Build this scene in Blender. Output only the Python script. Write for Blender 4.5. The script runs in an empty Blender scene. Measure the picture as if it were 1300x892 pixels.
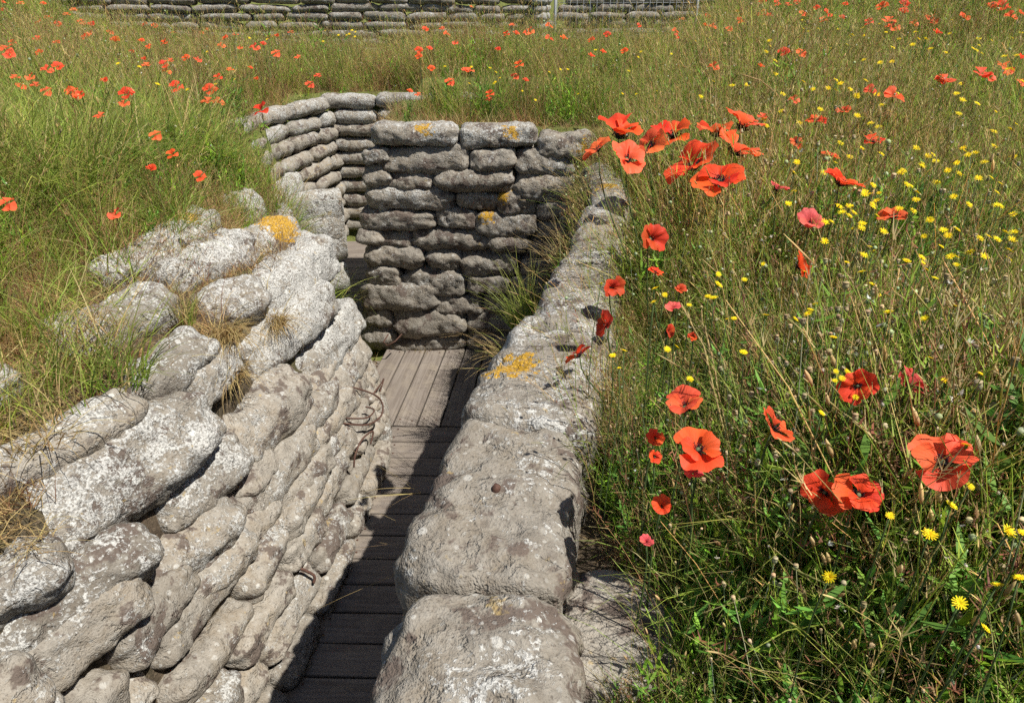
import bpy, bmesh, math, random
import numpy as np
from mathutils import Vector, Matrix, noise, Euler

random.seed(7); rnd = random.Random(11)
S = bpy.context.scene
COL = S.collection
R = math.radians

# ------------------------------------------------------------------ camera numbers (used to read plan positions)
F_PX, CAM_H = 870.0, 2.22
PITCH = math.atan(466 / 870.0)
CP, SP = math.cos(PITCH), math.sin(PITCH)
def ray(x, y):
    a, b = (x - 650) / F_PX, (y - 446) / F_PX
    return Vector((a, CP - b * SP, -SP - b * CP))
def at_z(x, y, z):
    d = ray(x, y); t = (z - CAM_H) / d.z
    return Vector((d.x * t, d.y * t, z))
def at_y(x, y, Y):
    d = ray(x, y); t = Y / d.y
    return Vector((d.x * t, Y, CAM_H + d.z * t))
def depth(p): return p[1] * CP + (CAM_H - p[2]) * SP
def proj(p):
    zc = depth(p); h = CAM_H - p[2]
    return 650 + F_PX * p[0] / zc, 446 + F_PX * (h * CP - p[1] * SP) / zc
def ss(a, b, x):
    t = max(0.0, min(1.0, (x - a) / (b - a))); return t * t * (3 - 2 * t)
def lerp(a, b, t): return a + (b - a) * t

# ------------------------------------------------------------------ object helpers
def tag(o, label=None, cat=None, group=None, kind=None):
    if label: o['label'] = label
    if cat: o['category'] = cat
    if group: o['group'] = group
    if kind: o['kind'] = kind
    return o
def link(name, me, parent=None):
    o = bpy.data.objects.new(name, me); COL.objects.link(o)
    if parent: o.parent = parent
    return o
def empty(name, loc):
    o = bpy.data.objects.new(name, None); COL.objects.link(o)
    o.location = loc; o.empty_display_size = .05
    return o
def mesh(name, v, f, mats=(), smooth=True, cols=None, midx=None):
    me = bpy.data.meshes.new(name); me.from_pydata([tuple(p) for p in v], [], f)
    for m in mats: me.materials.append(m)
    if smooth: me.polygons.foreach_set('use_smooth', [True] * len(me.polygons))
    if midx is not None: me.polygons.foreach_set('material_index', midx)
    if cols is not None:
        at = me.color_attributes.new('Col', 'FLOAT_COLOR', 'POINT')
        at.data.foreach_set('color', np.asarray([(c[0], c[1], c[2], 1) for c in cols], 'f').ravel())
    me.update(); return me
def tube(pts, rad, n=6, v=None, f=None, cap=True):
    v = [] if v is None else v; f = [] if f is None else f
    base = len(v); k = len(pts); pts = [Vector(p) for p in pts]
    if not hasattr(rad, '__len__'): rad = [rad] * k
    prev = None
    for i, p in enumerate(pts):
        t = (pts[min(i + 1, k - 1)] - pts[max(i - 1, 0)])
        t = t.normalized() if t.length > 1e-9 else Vector((0, 0, 1))
        a = Vector((1, 0, 0)) if prev is None else prev
        a = a - t * a.dot(t)
        if a.length < 1e-3: a = Vector((0, 1, 0)) - t * t.y
        a.normalize(); prev = a; b = t.cross(a)
        for j in range(n):
            th = 2 * math.pi * j / n
            v.append(p + (a * math.cos(th) + b * math.sin(th)) * rad[i])
    for i in range(k - 1):
        for j in range(n):
            q = (j + 1) % n
            f.append((base + i * n + j, base + i * n + q, base + (i + 1) * n + q, base + (i + 1) * n + j))
    if cap:
        f.append(tuple(base + j for j in reversed(range(n)))); f.append(tuple(base + (k - 1) * n + j for j in range(n)))
    return v, f
def box(v, f, c, sx, sy, sz, M=None):
    b = len(v)
    for dx in (-1, 1):
        for dy in (-1, 1):
            for dz in (-1, 1):
                p = Vector((dx * sx / 2, dy * sy / 2, dz * sz / 2))
                if M: p = M @ p
                v.append(Vector(c) + p)
    for q in ((0, 1, 3, 2), (4, 6, 7, 5), (0, 4, 5, 1), (2, 3, 7, 6), (0, 2, 6, 4), (1, 5, 7, 3)):
        f.append(tuple(b + i for i in q))
ORD = ['first', 'second', 'third', 'fourth', 'fifth', 'sixth', 'seventh', 'eighth', 'ninth', 'tenth', 'eleventh', 'twelfth',
       'thirteenth', 'fourteenth', 'fifteenth', 'sixteenth', 'seventeenth', 'eighteenth', 'nineteenth', 'twentieth']
TENS = {20: 'twenty', 30: 'thirty', 40: 'forty', 50: 'fifty'}
def ordw(i):
    if i < 20: return ORD[i]
    n = i + 1; t, u = n // 10 * 10, n % 10
    return (TENS[t] + '-' + ORD[u - 1]) if u else {30: 'thirtieth', 40: 'fortieth', 50: 'fiftieth'}[n]

# ------------------------------------------------------------------ materials
def nt(name):
    m = bpy.data.materials.new(name); m.use_nodes = True
    t = m.node_tree; t.nodes.clear()
    out = t.nodes.new('ShaderNodeOutputMaterial')
    return m, t, out
def N(t, typ, **kw):
    n = t.nodes.new(typ)
    for k, val in kw.items(): setattr(n, k, val)
    return n
def L(t, a, b): t.links.new(a, b)
def noise_n(t, vec, scale, detail=4, rough=.6, dist=0):
    n = N(t, 'ShaderNodeTexNoise'); n.inputs['Scale'].default_value = scale; n.inputs['Detail'].default_value = detail
    n.inputs['Roughness'].default_value = rough; n.inputs['Distortion'].default_value = dist
    if vec is not None: L(t, vec, n.inputs['Vector'])
    return n.outputs['Fac']
def ramp(t, fac, lo, hi):
    n = N(t, 'ShaderNodeMapRange'); n.interpolation_type = 'SMOOTHSTEP'
    n.inputs['From Min'].default_value = lo; n.inputs['From Max'].default_value = hi
    L(t, fac, n.inputs['Value']); return n.outputs['Result']
def mathn(t, op, a, b=None):
    n = N(t, 'ShaderNodeMath', operation=op)
    for i, x in enumerate((a, b)):
        if x is None: continue
        if isinstance(x, (int, float)): n.inputs[i].default_value = x
        else: L(t, x, n.inputs[i])
    return n.outputs[0]
def mixc(t, fac, a, b, mode='MIX'):
    n = N(t, 'ShaderNodeMix', data_type='RGBA', blend_type=mode)
    if isinstance(fac, (int, float)): n.inputs['Factor'].default_value = fac
    else: L(t, fac, n.inputs['Factor'])
    for s, x in ((n.inputs[6], a), (n.inputs[7], b)):
        if isinstance(x, tuple): s.default_value = (*x, 1)
        else: L(t, x, s)
    return n.outputs[2]
def bump(t, h, strength, dist, nrm=None):
    n = N(t, 'ShaderNodeBump'); n.inputs['Strength'].default_value = strength; n.inputs['Distance'].default_value = dist
    L(t, h, n.inputs['Height'])
    if nrm is not None: L(t, nrm, n.inputs['Normal'])
    return n.outputs['Normal']
def bsdf(t, out, col, rough=.9, nrm=None, spec=.3):
    b = N(t, 'ShaderNodeBsdfPrincipled')
    if isinstance(col, tuple): b.inputs['Base Color'].default_value = (*col, 1)
    else: L(t, col, b.inputs['Base Color'])
    b.inputs['Roughness'].default_value = rough; b.inputs['Specular IOR Level'].default_value = spec
    if nrm is not None: L(t, nrm, b.inputs['Normal'])
    if out is not None: L(t, b.outputs[0], out.inputs['Surface'])
    return b

def mat_concrete():
    m, t, out = nt('lichened_concrete')
    tc = N(t, 'ShaderNodeTexCoord'); oi = N(t, 'ShaderNodeObjectInfo')
    off = N(t, 'ShaderNodeVectorMath', operation='MULTIPLY_ADD')
    comb = N(t, 'ShaderNodeCombineXYZ')
    for i, k in enumerate((37.0, 91.0, 53.0)): L(t, mathn(t, 'MULTIPLY', oi.outputs['Random'], k), comb.inputs[i])
    L(t, tc.outputs['Object'], off.inputs[0]); off.inputs[1].default_value = (1, 1, 1); L(t, comb.outputs[0], off.inputs[2])
    v = off.outputs[0]
    def attr(nm):
        a = N(t, 'ShaderNodeAttribute', attribute_type='OBJECT', attribute_name=nm); return a
    lich, tone = attr('lich').outputs['Fac'], attr('tone').outputs['Fac']
    n1 = noise_n(t, v, 5, 3); n2 = noise_n(t, v, 30, 4, .7); n3 = noise_n(t, v, 140, 2, .7)
    base = mixc(t, ramp(t, n1, .35, .65), (.292, .246, .186), (.248, .224, .188))
    base = mixc(t, ramp(t, n2, .35, .7), base, (.335, .307, .262))
    dark = mixc(t, ramp(t, n2, .3, .7), (.090, .080, .067), (.180, .164, .138))
    base = mixc(t, tone, base, dark)
    # brown-black crust
    pat = ramp(t, noise_n(t, v, 9, 4, .68),   .535, .60)
    base = mixc(t, mathn(t, 'MULTIPLY', pat, .88), base, (.105, .080, .066))
    # white lichen: blotches made of small rosettes
    big = noise_n(t, v, 7, 2, .5)
    med = noise_n(t, v, 46, 4, .72)
    fine = noise_n(t, v, 105, 3, .75)
    s = mathn(t, 'ADD', mathn(t, 'ADD', mathn(t, 'MULTIPLY', big, .45), mathn(t, 'ADD', mathn(t, 'MULTIPLY', med, .5), mathn(t, 'MULTIPLY', fine, .38))), mathn(t, 'MULTIPLY', mathn(t, 'SUBTRACT', lich, .02), .24))
    wl = ramp(t, s, .800, .85)
    white = mixc(t, ramp(t, n3, .38, .62), (.25, .245, .228), (.50, .495, .465))
    base = mixc(t, mathn(t, 'MULTIPLY', wl, .9), base, white)
    # round rosettes
    vo = N(t, 'ShaderNodeTexVoronoi'); vo.inputs['Scale'].default_value = 24; L(t, v, vo.inputs['Vector'])
    rs = mathn(t, 'ADD', vo.outputs['Distance'], mathn(t, 'MULTIPLY', n2, .35))
    sep = N(t, 'ShaderNodeSeparateColor'); L(t, vo.outputs['Color'], sep.inputs[0])
    pick = mathn(t, 'GREATER_THAN', sep.outputs[0], .72)
    ro = mathn(t, 'MULTIPLY', ramp(t, rs, .44, .36), pick)
    rc = mixc(t, mathn(t, 'GREATER_THAN', sep.outputs[1], .55), (.58, .58, .545), (.10, .082, .070))
    base = mixc(t, mathn(t, 'MULTIPLY', ro, mathn(t, 'ADD', mathn(t, 'MULTIPLY', lich, .7), .2)), base, rc)
    v2 = N(t, 'ShaderNodeTexVoronoi'); v2.inputs['Scale'].default_value = 62; L(t, v, v2.inputs['Vector'])
    s2 = N(t, 'ShaderNodeSeparateColor'); L(t, v2.outputs['Color'], s2.inputs[0])
    r2 = mathn(t, 'MULTIPLY', ramp(t, mathn(t, 'ADD', v2.outputs['Distance'], mathn(t, 'MULTIPLY', n3, .3)), .50, .40), mathn(t, 'GREATER_THAN', s2.outputs[0], .70))
    base = mixc(t, mathn(t, 'MULTIPLY', r2, mathn(t, 'ADD', mathn(t, 'MULTIPLY', lich, .8), .12)), base, mixc(t, s2.outputs[1], (.30, .295, .27), (.60, .60, .56)))
    # ochre tint specks
    oc = ramp(t, noise_n(t, v, 17, 3, .7), .66, .72)
    base = mixc(t, mathn(t, 'MULTIPLY', oc, .5), base, (.40, .29, .11))
    # pits
    pit = ramp(t, n3, .42, .30)
    base = mixc(t, mathn(t, 'MULTIPLY', pit, .68), base, (.09, .075, .06))
    # yellow lichen colony
    ya = attr('yel'); yr = attr('yrad').outputs['Fac']
    dist = N(t, 'ShaderNodeVectorMath', operation='DISTANCE')
    L(t, tc.outputs['Object'], dist.inputs[0]); L(t, ya.outputs['Vector'], dist.inputs[1])
    dd = mathn(t, 'ADD', dist.outputs['Value'], mathn(t, 'MULTIPLY', mathn(t, 'SUBTRACT', noise_n(t, v, 34, 4, .75), .5), .24))
    ym = mathn(t, 'MULTIPLY', mathn(t, 'LESS_THAN', dd, yr), ramp(t, fine, .34, .46))
    yc = mixc(t, ramp(t, n3, .35, .65), (.30, .155, .010), (.52, .31, .03))
    base = mixc(t, mathn(t, 'MULTIPLY', ym, .95), base, yc)
    h = mathn(t, 'ADD', mathn(t, 'MULTIPLY', n2, .9), mathn(t, 'MULTIPLY', n3, .5))
    h = mathn(t, 'ADD', h, mathn(t, 'MULTIPLY', wl, .12))
    h = mathn(t, 'ADD', h, mathn(t, 'MULTIPLY', ramp(t, noise_n(t, v, 19, 4, .65), .36, .46), .45))
    nr = bump(t, h, .8, .012)
    # woven sack weave cast into the face
    bsdf(t, out, base, .93, nr, .15)
    return m
def mat_wood():
    m, t, out = nt('weathered_boards')
    tc = N(t, 'ShaderNodeTexCoord'); oi = N(t, 'ShaderNodeObjectInfo')
    mp = N(t, 'ShaderNodeVectorMath', operation='MULTIPLY'); mp.inputs[1].default_value = (3, 60, 60); L(t, tc.outputs['Object'], mp.inputs[0])
    ad = N(t, 'ShaderNodeVectorMath', operation='ADD'); L(t, mp.outputs[0], ad.inputs[0])
    cb = N(t, 'ShaderNodeCombineXYZ'); L(t, mathn(t, 'MULTIPLY', oi.outputs['Random'], 77), cb.inputs[0]); L(t, cb.outputs[0], ad.inputs[1])
    g = noise_n(t, ad.outputs[0], 1, 6, .65, .6)
    d = noise_n(t, tc.outputs['Object'], 7, 5, .7)
    c = mixc(t, ramp(t, g, .3, .7), (.125, .102, .084), (.225, .195, .168))
    c = mixc(t, mathn(t, 'MULTIPLY', ramp(t, d, .45, .7), .5), c, (.27, .23, .175))
    c = mixc(t, mathn(t, 'MULTIPLY', oi.outputs['Random'], .3), c, (.12, .10, .085))
    bsdf(t, out, c, .85, bump(t, g, .5, .004), .2)
    return m
def mat_ground():
    m, t, out = nt('dry_soil')
    tc = N(t, 'ShaderNodeTexCoord')
    a = noise_n(t, tc.outputs['Object'], 6, 8, .7); b = noise_n(t, tc.outputs['Object'], 70, 4, .7); c0 = noise_n(t, tc.outputs['Object'], 1.3, 3)
    c = mixc(t, ramp(t, a, .35, .65), (.055, .042, .030), (.105, .080, .055))
    c = mixc(t, mathn(t, 'MULTIPLY', ramp(t, c0, .4, .6), .5), c, (.05, .05, .024))
    c = mixc(t, ramp(t, b, .5, .7), c, (.15, .115, .078))
    sp = N(t, 'ShaderNodeSeparateXYZ'); L(t, tc.outputs['Object'], sp.inputs[0])
    ax = mathn(t, 'MULTIPLY', mathn(t, 'ABSOLUTE', sp.outputs[0]), 1.35)
    far = ramp(t, mathn(t, 'ADD', mathn(t, 'MAXIMUM', sp.outputs[1], ax), mathn(t, 'MULTIPLY', a, 2)), 3.2, 5.0)
    c = mixc(t, far, c, mixc(t, ramp(t, b, .3, .7), (.075, .10, .025), (.17, .17, .055)))
    bsdf(t, out, c, .95, bump(t, mathn(t, 'ADD', a, mathn(t, 'MULTIPLY', b, .4)), .8, .03), .1)
    return m
def mat_plain(name, col, rough=.7, spec=.3, var=.25, scale=60):
    m, t, out = nt(name)
    tc = N(t, 'ShaderNodeTexCoord'); n = noise_n(t, tc.outputs['Object'], scale, 5, .7)
    c = mixc(t, ramp(t, n, .3, .7), tuple(x * (1 - var) for x in col), tuple(min(1, x * (1 + var)) for x in col))
    bsdf(t, out, c, rough, bump(t, n, .3, .003), spec)
    return m
def mat_leaf(name, trans=.48, rough=.6, var=.001, spec=.25, hue=.001, crinkle=False):
    """plant tissue: colour from the mesh, small differences from plant to plant, light passes through"""
    m, t, out = nt(name)
    at = N(t, 'ShaderNodeAttribute', attribute_type='GEOMETRY', attribute_name='Col'); oi = N(t, 'ShaderNodeObjectInfo')
    k = N(t, 'ShaderNodeMapRange'); L(t, oi.outputs['Random'], k.inputs['Value'])
    k.inputs['To Min'].default_value = 1 - var; k.inputs['To Max'].default_value = 1 + var
    hs = N(t, 'ShaderNodeHueSaturation'); L(t, at.outputs['Color'], hs.inputs['Color']); L(t, k.outputs[0], hs.inputs['Value'])
    fr = mathn(t, 'FRACT', mathn(t, 'MULTIPLY', oi.outputs['Random'], 17.3))
    L(t, mathn(t, 'ADD', mathn(t, 'MULTIPLY', fr, hue), .5 - hue / 2), hs.inputs['Hue'])
    nrm = None
    if crinkle:
        tc = N(t, 'ShaderNodeTexCoord'); sp = N(t, 'ShaderNodeSeparateXYZ'); L(t, tc.outputs['Object'], sp.inputs[0])
        cb = N(t, 'ShaderNodeCombineXYZ'); L(t, mathn(t, 'MULTIPLY', mathn(t, 'ARCTAN2', sp.outputs[1], sp.outputs[0]), 7), cb.inputs[0])
        ln_ = N(t, 'ShaderNodeVectorMath', operation='LENGTH'); L(t, tc.outputs['Object'], ln_.inputs[0]); L(t, mathn(t, 'MULTIPLY', ln_.outputs['Value'], 2.2), cb.inputs[1])
        nrm = bump(t, noise_n(t, cb.outputs[0], 1.6, 4, .65), .55, .0022)
    b = bsdf(t, None, hs.outputs[0], rough, nrm, spec)
    tr = N(t, 'ShaderNodeBsdfTranslucent'); L(t, hs.outputs[0], tr.inputs['Color'])
    mx = N(t, 'ShaderNodeMixShader'); mx.inputs[0].default_value = trans
    L(t, b.outputs[0], mx.inputs[1]); L(t, tr.outputs[0], mx.inputs[2]); L(t, mx.outputs[0], out.inputs['Surface'])
    return m
M_BAG, M_WOOD, M_SOIL = mat_concrete(), mat_wood(), mat_ground()
M_RUST = mat_plain('rusted_iron', (.075, .036, .024), .8, .4, .4, 150)
M_STEEL = mat_plain('galvanised_steel', (.27, .28, .29), .45, .5, .15, 80)
M_GRASS = mat_leaf('grass_blade'); M_HERB = mat_leaf('herb_leaf', .3)
M_PETAL = mat_leaf('poppy_petal', .45, .5, .16, .2, .014, True); M_YELLOW = mat_leaf('yellow_ray_floret', .3, .6, .1, .15, .01)
M_POD = mat_leaf('poppy_pod', .08, .7, .001, .2)

# ------------------------------------------------------------------ trench plan
LEFT = [(-1.12, -2.2), (-.92, .8), (-.78, 1.86), (-.69, 2.75), (-.685, 3.05), (-.75, 3.35), (-.90, 3.75), (-1.12, 4.25), (-1.42, 4.8), (-1.60, 5.4), (-1.69, 6.62)]
POLY = LEFT + [(1.6, 6.85), (1.6, 5.95), (-1.12, 5.75), (-1.04, 4.22), (.33, 4.22), (.17, 3.0), (.02, 2.3), (-.12, 1.6), (-.19, 1.0), (-.24, .2), (-.3, -2.2)]
PA = np.array(POLY); PB = np.roll(PA, -1, axis=0)
def seg_dist(px, py, A=PA, B=PB):
    p = np.array((px, py)); d = B - A
    t = np.clip(((p - A) * d).sum(1) / (d * d).sum(1), 0, 1)
    return np.hypot(*(A + d * t[:, None] - p).T)
def inside(px, py):
    x0, y0, x1, y1 = PA[:, 0], PA[:, 1], PB[:, 0], PB[:, 1]
    c = (y0 > py) != (y1 > py)
    with np.errstate(divide='ignore', invalid='ignore'):
        xi = (x1 - x0) * (py - y0) / (y1 - y0) + x0
    return bool((c & (px < xi)).sum() % 2)
def df(px, py):
    d = float(seg_dist(px, py).min())
    return -d if inside(px, py) else d
NL = len(LEFT) - 1
def near_left(px, py):
    d = seg_dist(px, py); return int(d.argmin()) < NL
def setback(z):
    z = max(z, 0)
    return .30 * z if z < 1.1 else .33 + (z - 1.1) * 2.2
def left_top(d):            # ground level behind the left wall at distance d from its foot
    return 1.1 + (d - .33) / 2.2 if d > .33 else d / .30
def field(x, y, d):
    n = noise.noise((x * .7, y * .7, 3.1)) * .05 + noise.noise((x * 2.3, y * 2.3, 9)) * .025
    gl = min(left_top(max(d, .34)) - .05, 1.33 + .02 * min(d, 4)) + .06 * ss(1, 3, d)
    gr = 1.17 + .13 * ss(.25, 1.3, d) + .13 * ss(1.2, 5, x)
    wl = ss(-.05, -.7, x)
    g = lerp(gr, gl, wl)
    g = lerp(g, 1.43 if x > -1.2 else 1.27, ss(3.1, 4.5, y)) if x > -.9 else lerp(g, 1.29, ss(4.6, 6.2, y))
    g = lerp(g, .98, ss(6.8, 11.5, y))
    g += 1.0 * ss(1.9, 4.2, x - .02 * y) * ss(4.6, 10.5, y) + .35 * ss(3, 8, x) * ss(1, 6, y)
    g += .95 * ss(6.0, 8.3, -x) * ss(7, 12, y) + .2 * ss(3, 7, -x)
    g += 1.0 * ss(16, 20, y)
    return g + n * ss(.2, .8, d)
def ground(x, y):
    d = df(x, y)
    if d <= 0: return -.06
    g = field(x, y, d)
    if near_left(x, y) and d < .40:
        return max(-.06, min(g, left_top(max(d - .045, 0)) if d < .375 else g))
    b = .13
    return lerp(-.06, g, max(0, min(1, (d - .03) / b)))

# ------------------------------------------------------------------ terrain sheet
def graded(a, b, c0, c1, fine, grow):
    xs = list(np.arange(c0, c1, fine)); x, s = c1, fine
    while x < b: xs.append(x); s = min(s * grow, 3.0); x += s
    xs.append(b); x, s = c0, fine
    while x > a: s = min(s * grow, 3.0); x -= s; xs.insert(0, max(x, a))
    return xs
def build_terrain():
    xs = graded(-60, 60, -2.6, 2.0, .05, 1.09); ys = graded(-12, 90, -.2, 7.2, .05, 1.09)
    v, f = [], []
    for y in ys:
        for x in xs: v.append((x, y, ground(x, y)))
    nx = len(xs)
    for j in range(len(ys) - 1):
        for i in range(nx - 1):
            f.append((j * nx + i, j * nx + i + 1, (j + 1) * nx + i + 1, (j + 1) * nx + i))
    tag(link('ground', mesh('ground', v, f, [M_SOIL])), 'dry brown soil of the banks around the trench', None, None, 'structure')
build_terrain()

# ------------------------------------------------------------------ sandbags
def bag_mesh(path, nrm, T, W, seed, nu=26, nv=22, rough=1.0, endf=.62, lump=1.0, ex=.72, namp=1.0, wexp=.8):
    """a hardened sack following PATH (3 points), T thick as seen, W deep along nrm; returns mesh and centre"""
    r = random.Random(seed)
    P0, P1, P2 = [Vector(p) for p in path]
    C = 2 * P1 - .5 * (P0 + P2)
    q = lambda u: P0 * (1 - u) ** 2 + C * 2 * u * (1 - u) + P2 * u * u
    Ln = (P1 - P0).length + (P2 - P1).length
    cen = q(.5); v, f = [], []
    so = Vector((r.random() * 50, r.random() * 50, r.random() * 50))
    waist = r.uniform(.25, .75); wd = r.uniform(0, .16) * lump; sk = r.uniform(-.12, .12)
    tl, tr_ = r.uniform(.75, 1.05), r.uniform(.75, 1.05)
    for i in range(nu + 1):
        e = i / nu
        u = .5 - .5 * math.cos(math.pi * e) if True else e
        u = lerp(e, u, .75)
        p = q(u); tg = (q(min(1, u + .02)) - q(max(0, u - .02))).normalized()
        n = (nrm - tg * nrm.dot(tg)).normalized(); up = tg.cross(n)
        dl = u * Ln; dr = (1 - u) * Ln
        ed = max(1e-4, min(T * endf, Ln * .3))
        def prof(dd, pw):
            k = min(1, dd / ed); return (1 - (1 - k) ** 2.4) ** (1 / pw)
        w = prof(dl, 2.3) * prof(dr, 2.3)
        gl = lerp(tl, 1, ss(0, .3, u)) * lerp(tr_, 1, ss(0, .3, 1 - u))
        ht = T / 2 * w * gl * (1 - wd * math.exp(-((u - waist) / .09) ** 2))
        wt = W / 2 * (w ** wexp) * lerp(.92, 1, gl)
        for j in range(nv):
            a = 2 * math.pi * j / nv
            ca, sa = math.cos(a), math.sin(a)
            x = math.copysign(abs(ca) ** ex, ca); y = math.copysign(abs(sa) ** .84, sa)
            o = n * (x * wt) + up * (y * ht + sk * T * .3 * (u - .5))
            pt = p + o
            sp = pt + so
            dn = noise.noise(sp * 7) * .016 * namp + noise.noise(sp * 17) * .009 + noise.noise(sp * 42) * .005 * rough
            # folds of the sack near its ends
            en = math.exp(-min(dl, dr) / (T * .55))
            dn += en * .010 * math.sin(a * 5 + seed) * lump
            on = (n * x + up * y)
            if on.length > 1e-6: on.normalize()
            v.append(pt + on * dn * (T / .14) * min(1, w * 1.5 + .15) - cen)
    for i in range(nu):
        for j in range(nv):
            k = (j + 1) % nv
            f.append((i * nv + j, i * nv + k, (i + 1) * nv + k, (i + 1) * nv + j))
    f.append(tuple(reversed(range(nv)))); f.append(tuple(nu * nv + j for j in range(nv)))
    # orientation check
    me = mesh('sandbag', v, f, [M_BAG])
    bm = bmesh.new(); bm.from_mesh(me); bmesh.ops.recalc_face_normals(bm, faces=bm.faces); bm.to_mesh(me); bm.free()
    return me, cen
BAGN = [0]
def bag(path, nrm, T, W, label, group, lich=.5, tone=.2, yel=None, yrad=0., hi=False, **kw):
    BAGN[0] += 1
    me, cen = bag_mesh(path, Vector(nrm).normalized(), T, W, BAGN[0] * 13 + 5, nu=46 if hi else 20, nv=54 if hi else 16, **kw)
    o = link('sandbag', me); o.location = cen
    tag(o, label, 'sandbag', group)
    o['lich'] = float(lich); o['tone'] = float(tone)
    o['yel'] = [float(c) for c in (Vector(yel) - cen)] if yel is not None else [9., 9., 9.]
    o['yrad'] = float(yrad)
    return o

# ---- left wall, upper courses traced one by one
def hit_left(x, y, extra=0.0):
    d = ray(x, y); t = .6; o = Vector((0, 0, CAM_H))
    while t < 9:
        p = o + d * t
        dd = df(p.x, p.y)
        if dd > 0 and near_left(p.x, p.y) and dd > setback(p.z) + extra: break
        if p.z < -.05: break
        t += .008
    return p
def grad_out(p):
    e = .02
    gx = df(p.x + e, p.y) - df(p.x - e, p.y); gy = df(p.x, p.y + e) - df(p.x, p.y - e)
    g = Vector((-gx, -gy, 0)); g.normalize()
    return g
GL = 'sandbags of the left trench wall'
LB = [  # px points of the bag's axis, thickness in px, lichen, tone, label, yellow colony (px, radius m)
    ([(-25, 612), (80, 560), (182, 503)], 62, .55, .15, 'long sagging sandbag under the green grass tuft, above the widest dark gap', None, 0),
    ([(176, 492), (222, 462), (264, 428)], 64, .6, .15, 'thick sandbag end beside the green grass tuft, above the small white bag', None, 0),
    ([(-40, 500), (-8, 488), (30, 472)], 44, .5, .1, 'half buried sandbag in dry grass at the outer edge of the left wall', None, 0),
    ([(72, 432), (150, 402), (232, 372)], 56, .7, .1, 'half overgrown sandbag behind the green grass tuft on the left wall', None, 0),
    ([(140, 350), (208, 312), (272, 272)], 52, .9, 0, 'whitish top sandbag with a faint orange lichen streak, at the meadow edge', (232, 285), .055),
    ([(279, 268), (312, 260), (350, 254)], 40, .8, .2, 'short rounded sandbag lying on top of the left wall above the yellow lichen', None, 0),
    ([(208, 352), (265, 325), (326, 300)], 56, .85, .05, 'pale lichened sandbag just left of the bright yellow lichened bag', (272, 314), .02),
    ([(318, 312), (348, 300), (380, 282)], 54, .6, .05, 'sandbag covered with a big bright yellow lichen patch', (346, 296), .098),
    ([(352, 262), (368, 245), (384, 222)], 34, 1.0, 0, 'white crusted sandbag at the very top of the left wall corner', None, 0),
    ([(372, 300), (390, 280), (404, 258)], 42, 1.0, 0, 'white sandbag with yellow rim at the corner behind the yellow lichened bag', (376, 292), .075),
    ([(262, 390), (300, 376), (342, 358)], 54, .65, .15, 'torn sandbag with a dark hole in its end, above the dry straw tuft', None, 0),
    ([(338, 386), (382, 352), (428, 308)], 62, 1.0, 0, 'broad whitish sandbag with a small yellow patch rounding the left wall corner', (392, 318), .075),
    ([(240, 505), (270, 478), (302, 448)], 54, .75, 0, 'small whitish sandbag wedged beneath the dry straw tuft', None, 0),
    ([(306, 462), (368, 420), (436, 362)], 58, .9, 0, 'long pale sandbag below the broad whitish corner bag', None, 0),
    ([(372, 478), (420, 440), (458, 388)], 58, .9, 0, 'pale sandbag with an arched top edge at the corner facing the middle block', None, 0),
    ([(405, 520), (438, 478), (460, 436)], 44, .5, 0, 'tan sandbag curving down at the corner beside the boards', None, 0),
    ([(60, 668), (165, 600), (280, 522)], 106, .75, .25, 'largest slab-like sandbag with white and brown lichen below the dark gap', None, 0),
    ([(212, 660), (262, 616), (314, 566)], 58, .7, .2, 'sandbag with a pointed lower corner beneath the largest slab-like bag', None, 0),
    ([(-60, 780), (30, 738), (116, 698)], 78, .6, .3, 'brown blotched sandbag running out beside the largest slab-like bag', None, 0),
    ([(0, 820), (105, 752), (212, 676)], 80, .6, .3, 'long blotched sandbag below the largest slab-like bag, ending under its tip', None, 0),
    ([(186, 738), (246, 698), (312, 640)], 64, .45, .1, 'cracked tan sandbag with a torn flap low on the left wall', None, 0),
    ([(242, 756), (282, 722), (326, 678)], 44, .35, .05, 'thin tan sandbag tucked below the cracked bag with the torn flap', None, 0),
    ([(268, 590), (330, 545), (392, 482)], 72, .45, 0, 'smooth tan sandbag in the middle of the left wall below the straw', None, 0),
    ([(346, 580), (386, 540), (424, 490)], 42, .4, 0, 'narrow tan sandbag right of the smooth tan one on the left wall', None, 0),
    ([(384, 576), (414, 540), (444, 498)], 36, .35, 0, 'narrow rounded sandbag touching the rusty bent wire', None, 0),
    ([(300, 655), (350, 605), (402, 545)], 52, .4, 0, 'rough tan sandbag with small hollows below the smooth tan one', None, 0),
    ([(330, 660), (376, 618), (420, 570)], 42, .35, .05, 'lumpy tan sandbag below the rusty bent wire', None, 0),
    ([(28, 858), (108, 800), (196, 728)], 78, .35, .12, 'tan sandbag directly beneath the long blotched bag, low at the near end', None, 0),
    ([(-50, 930), (10, 885), (66, 838)], 84, .4, .15, 'lowest rough sandbag at the very near end of the left wall', None, 0),
    ([(408, 590), (440, 555), (468, 512)], 44, .3, .05, 'tan sandbag behind the hanging end of the rusty wire', None, 0),
]
rl0 = random.Random(8)
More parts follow.
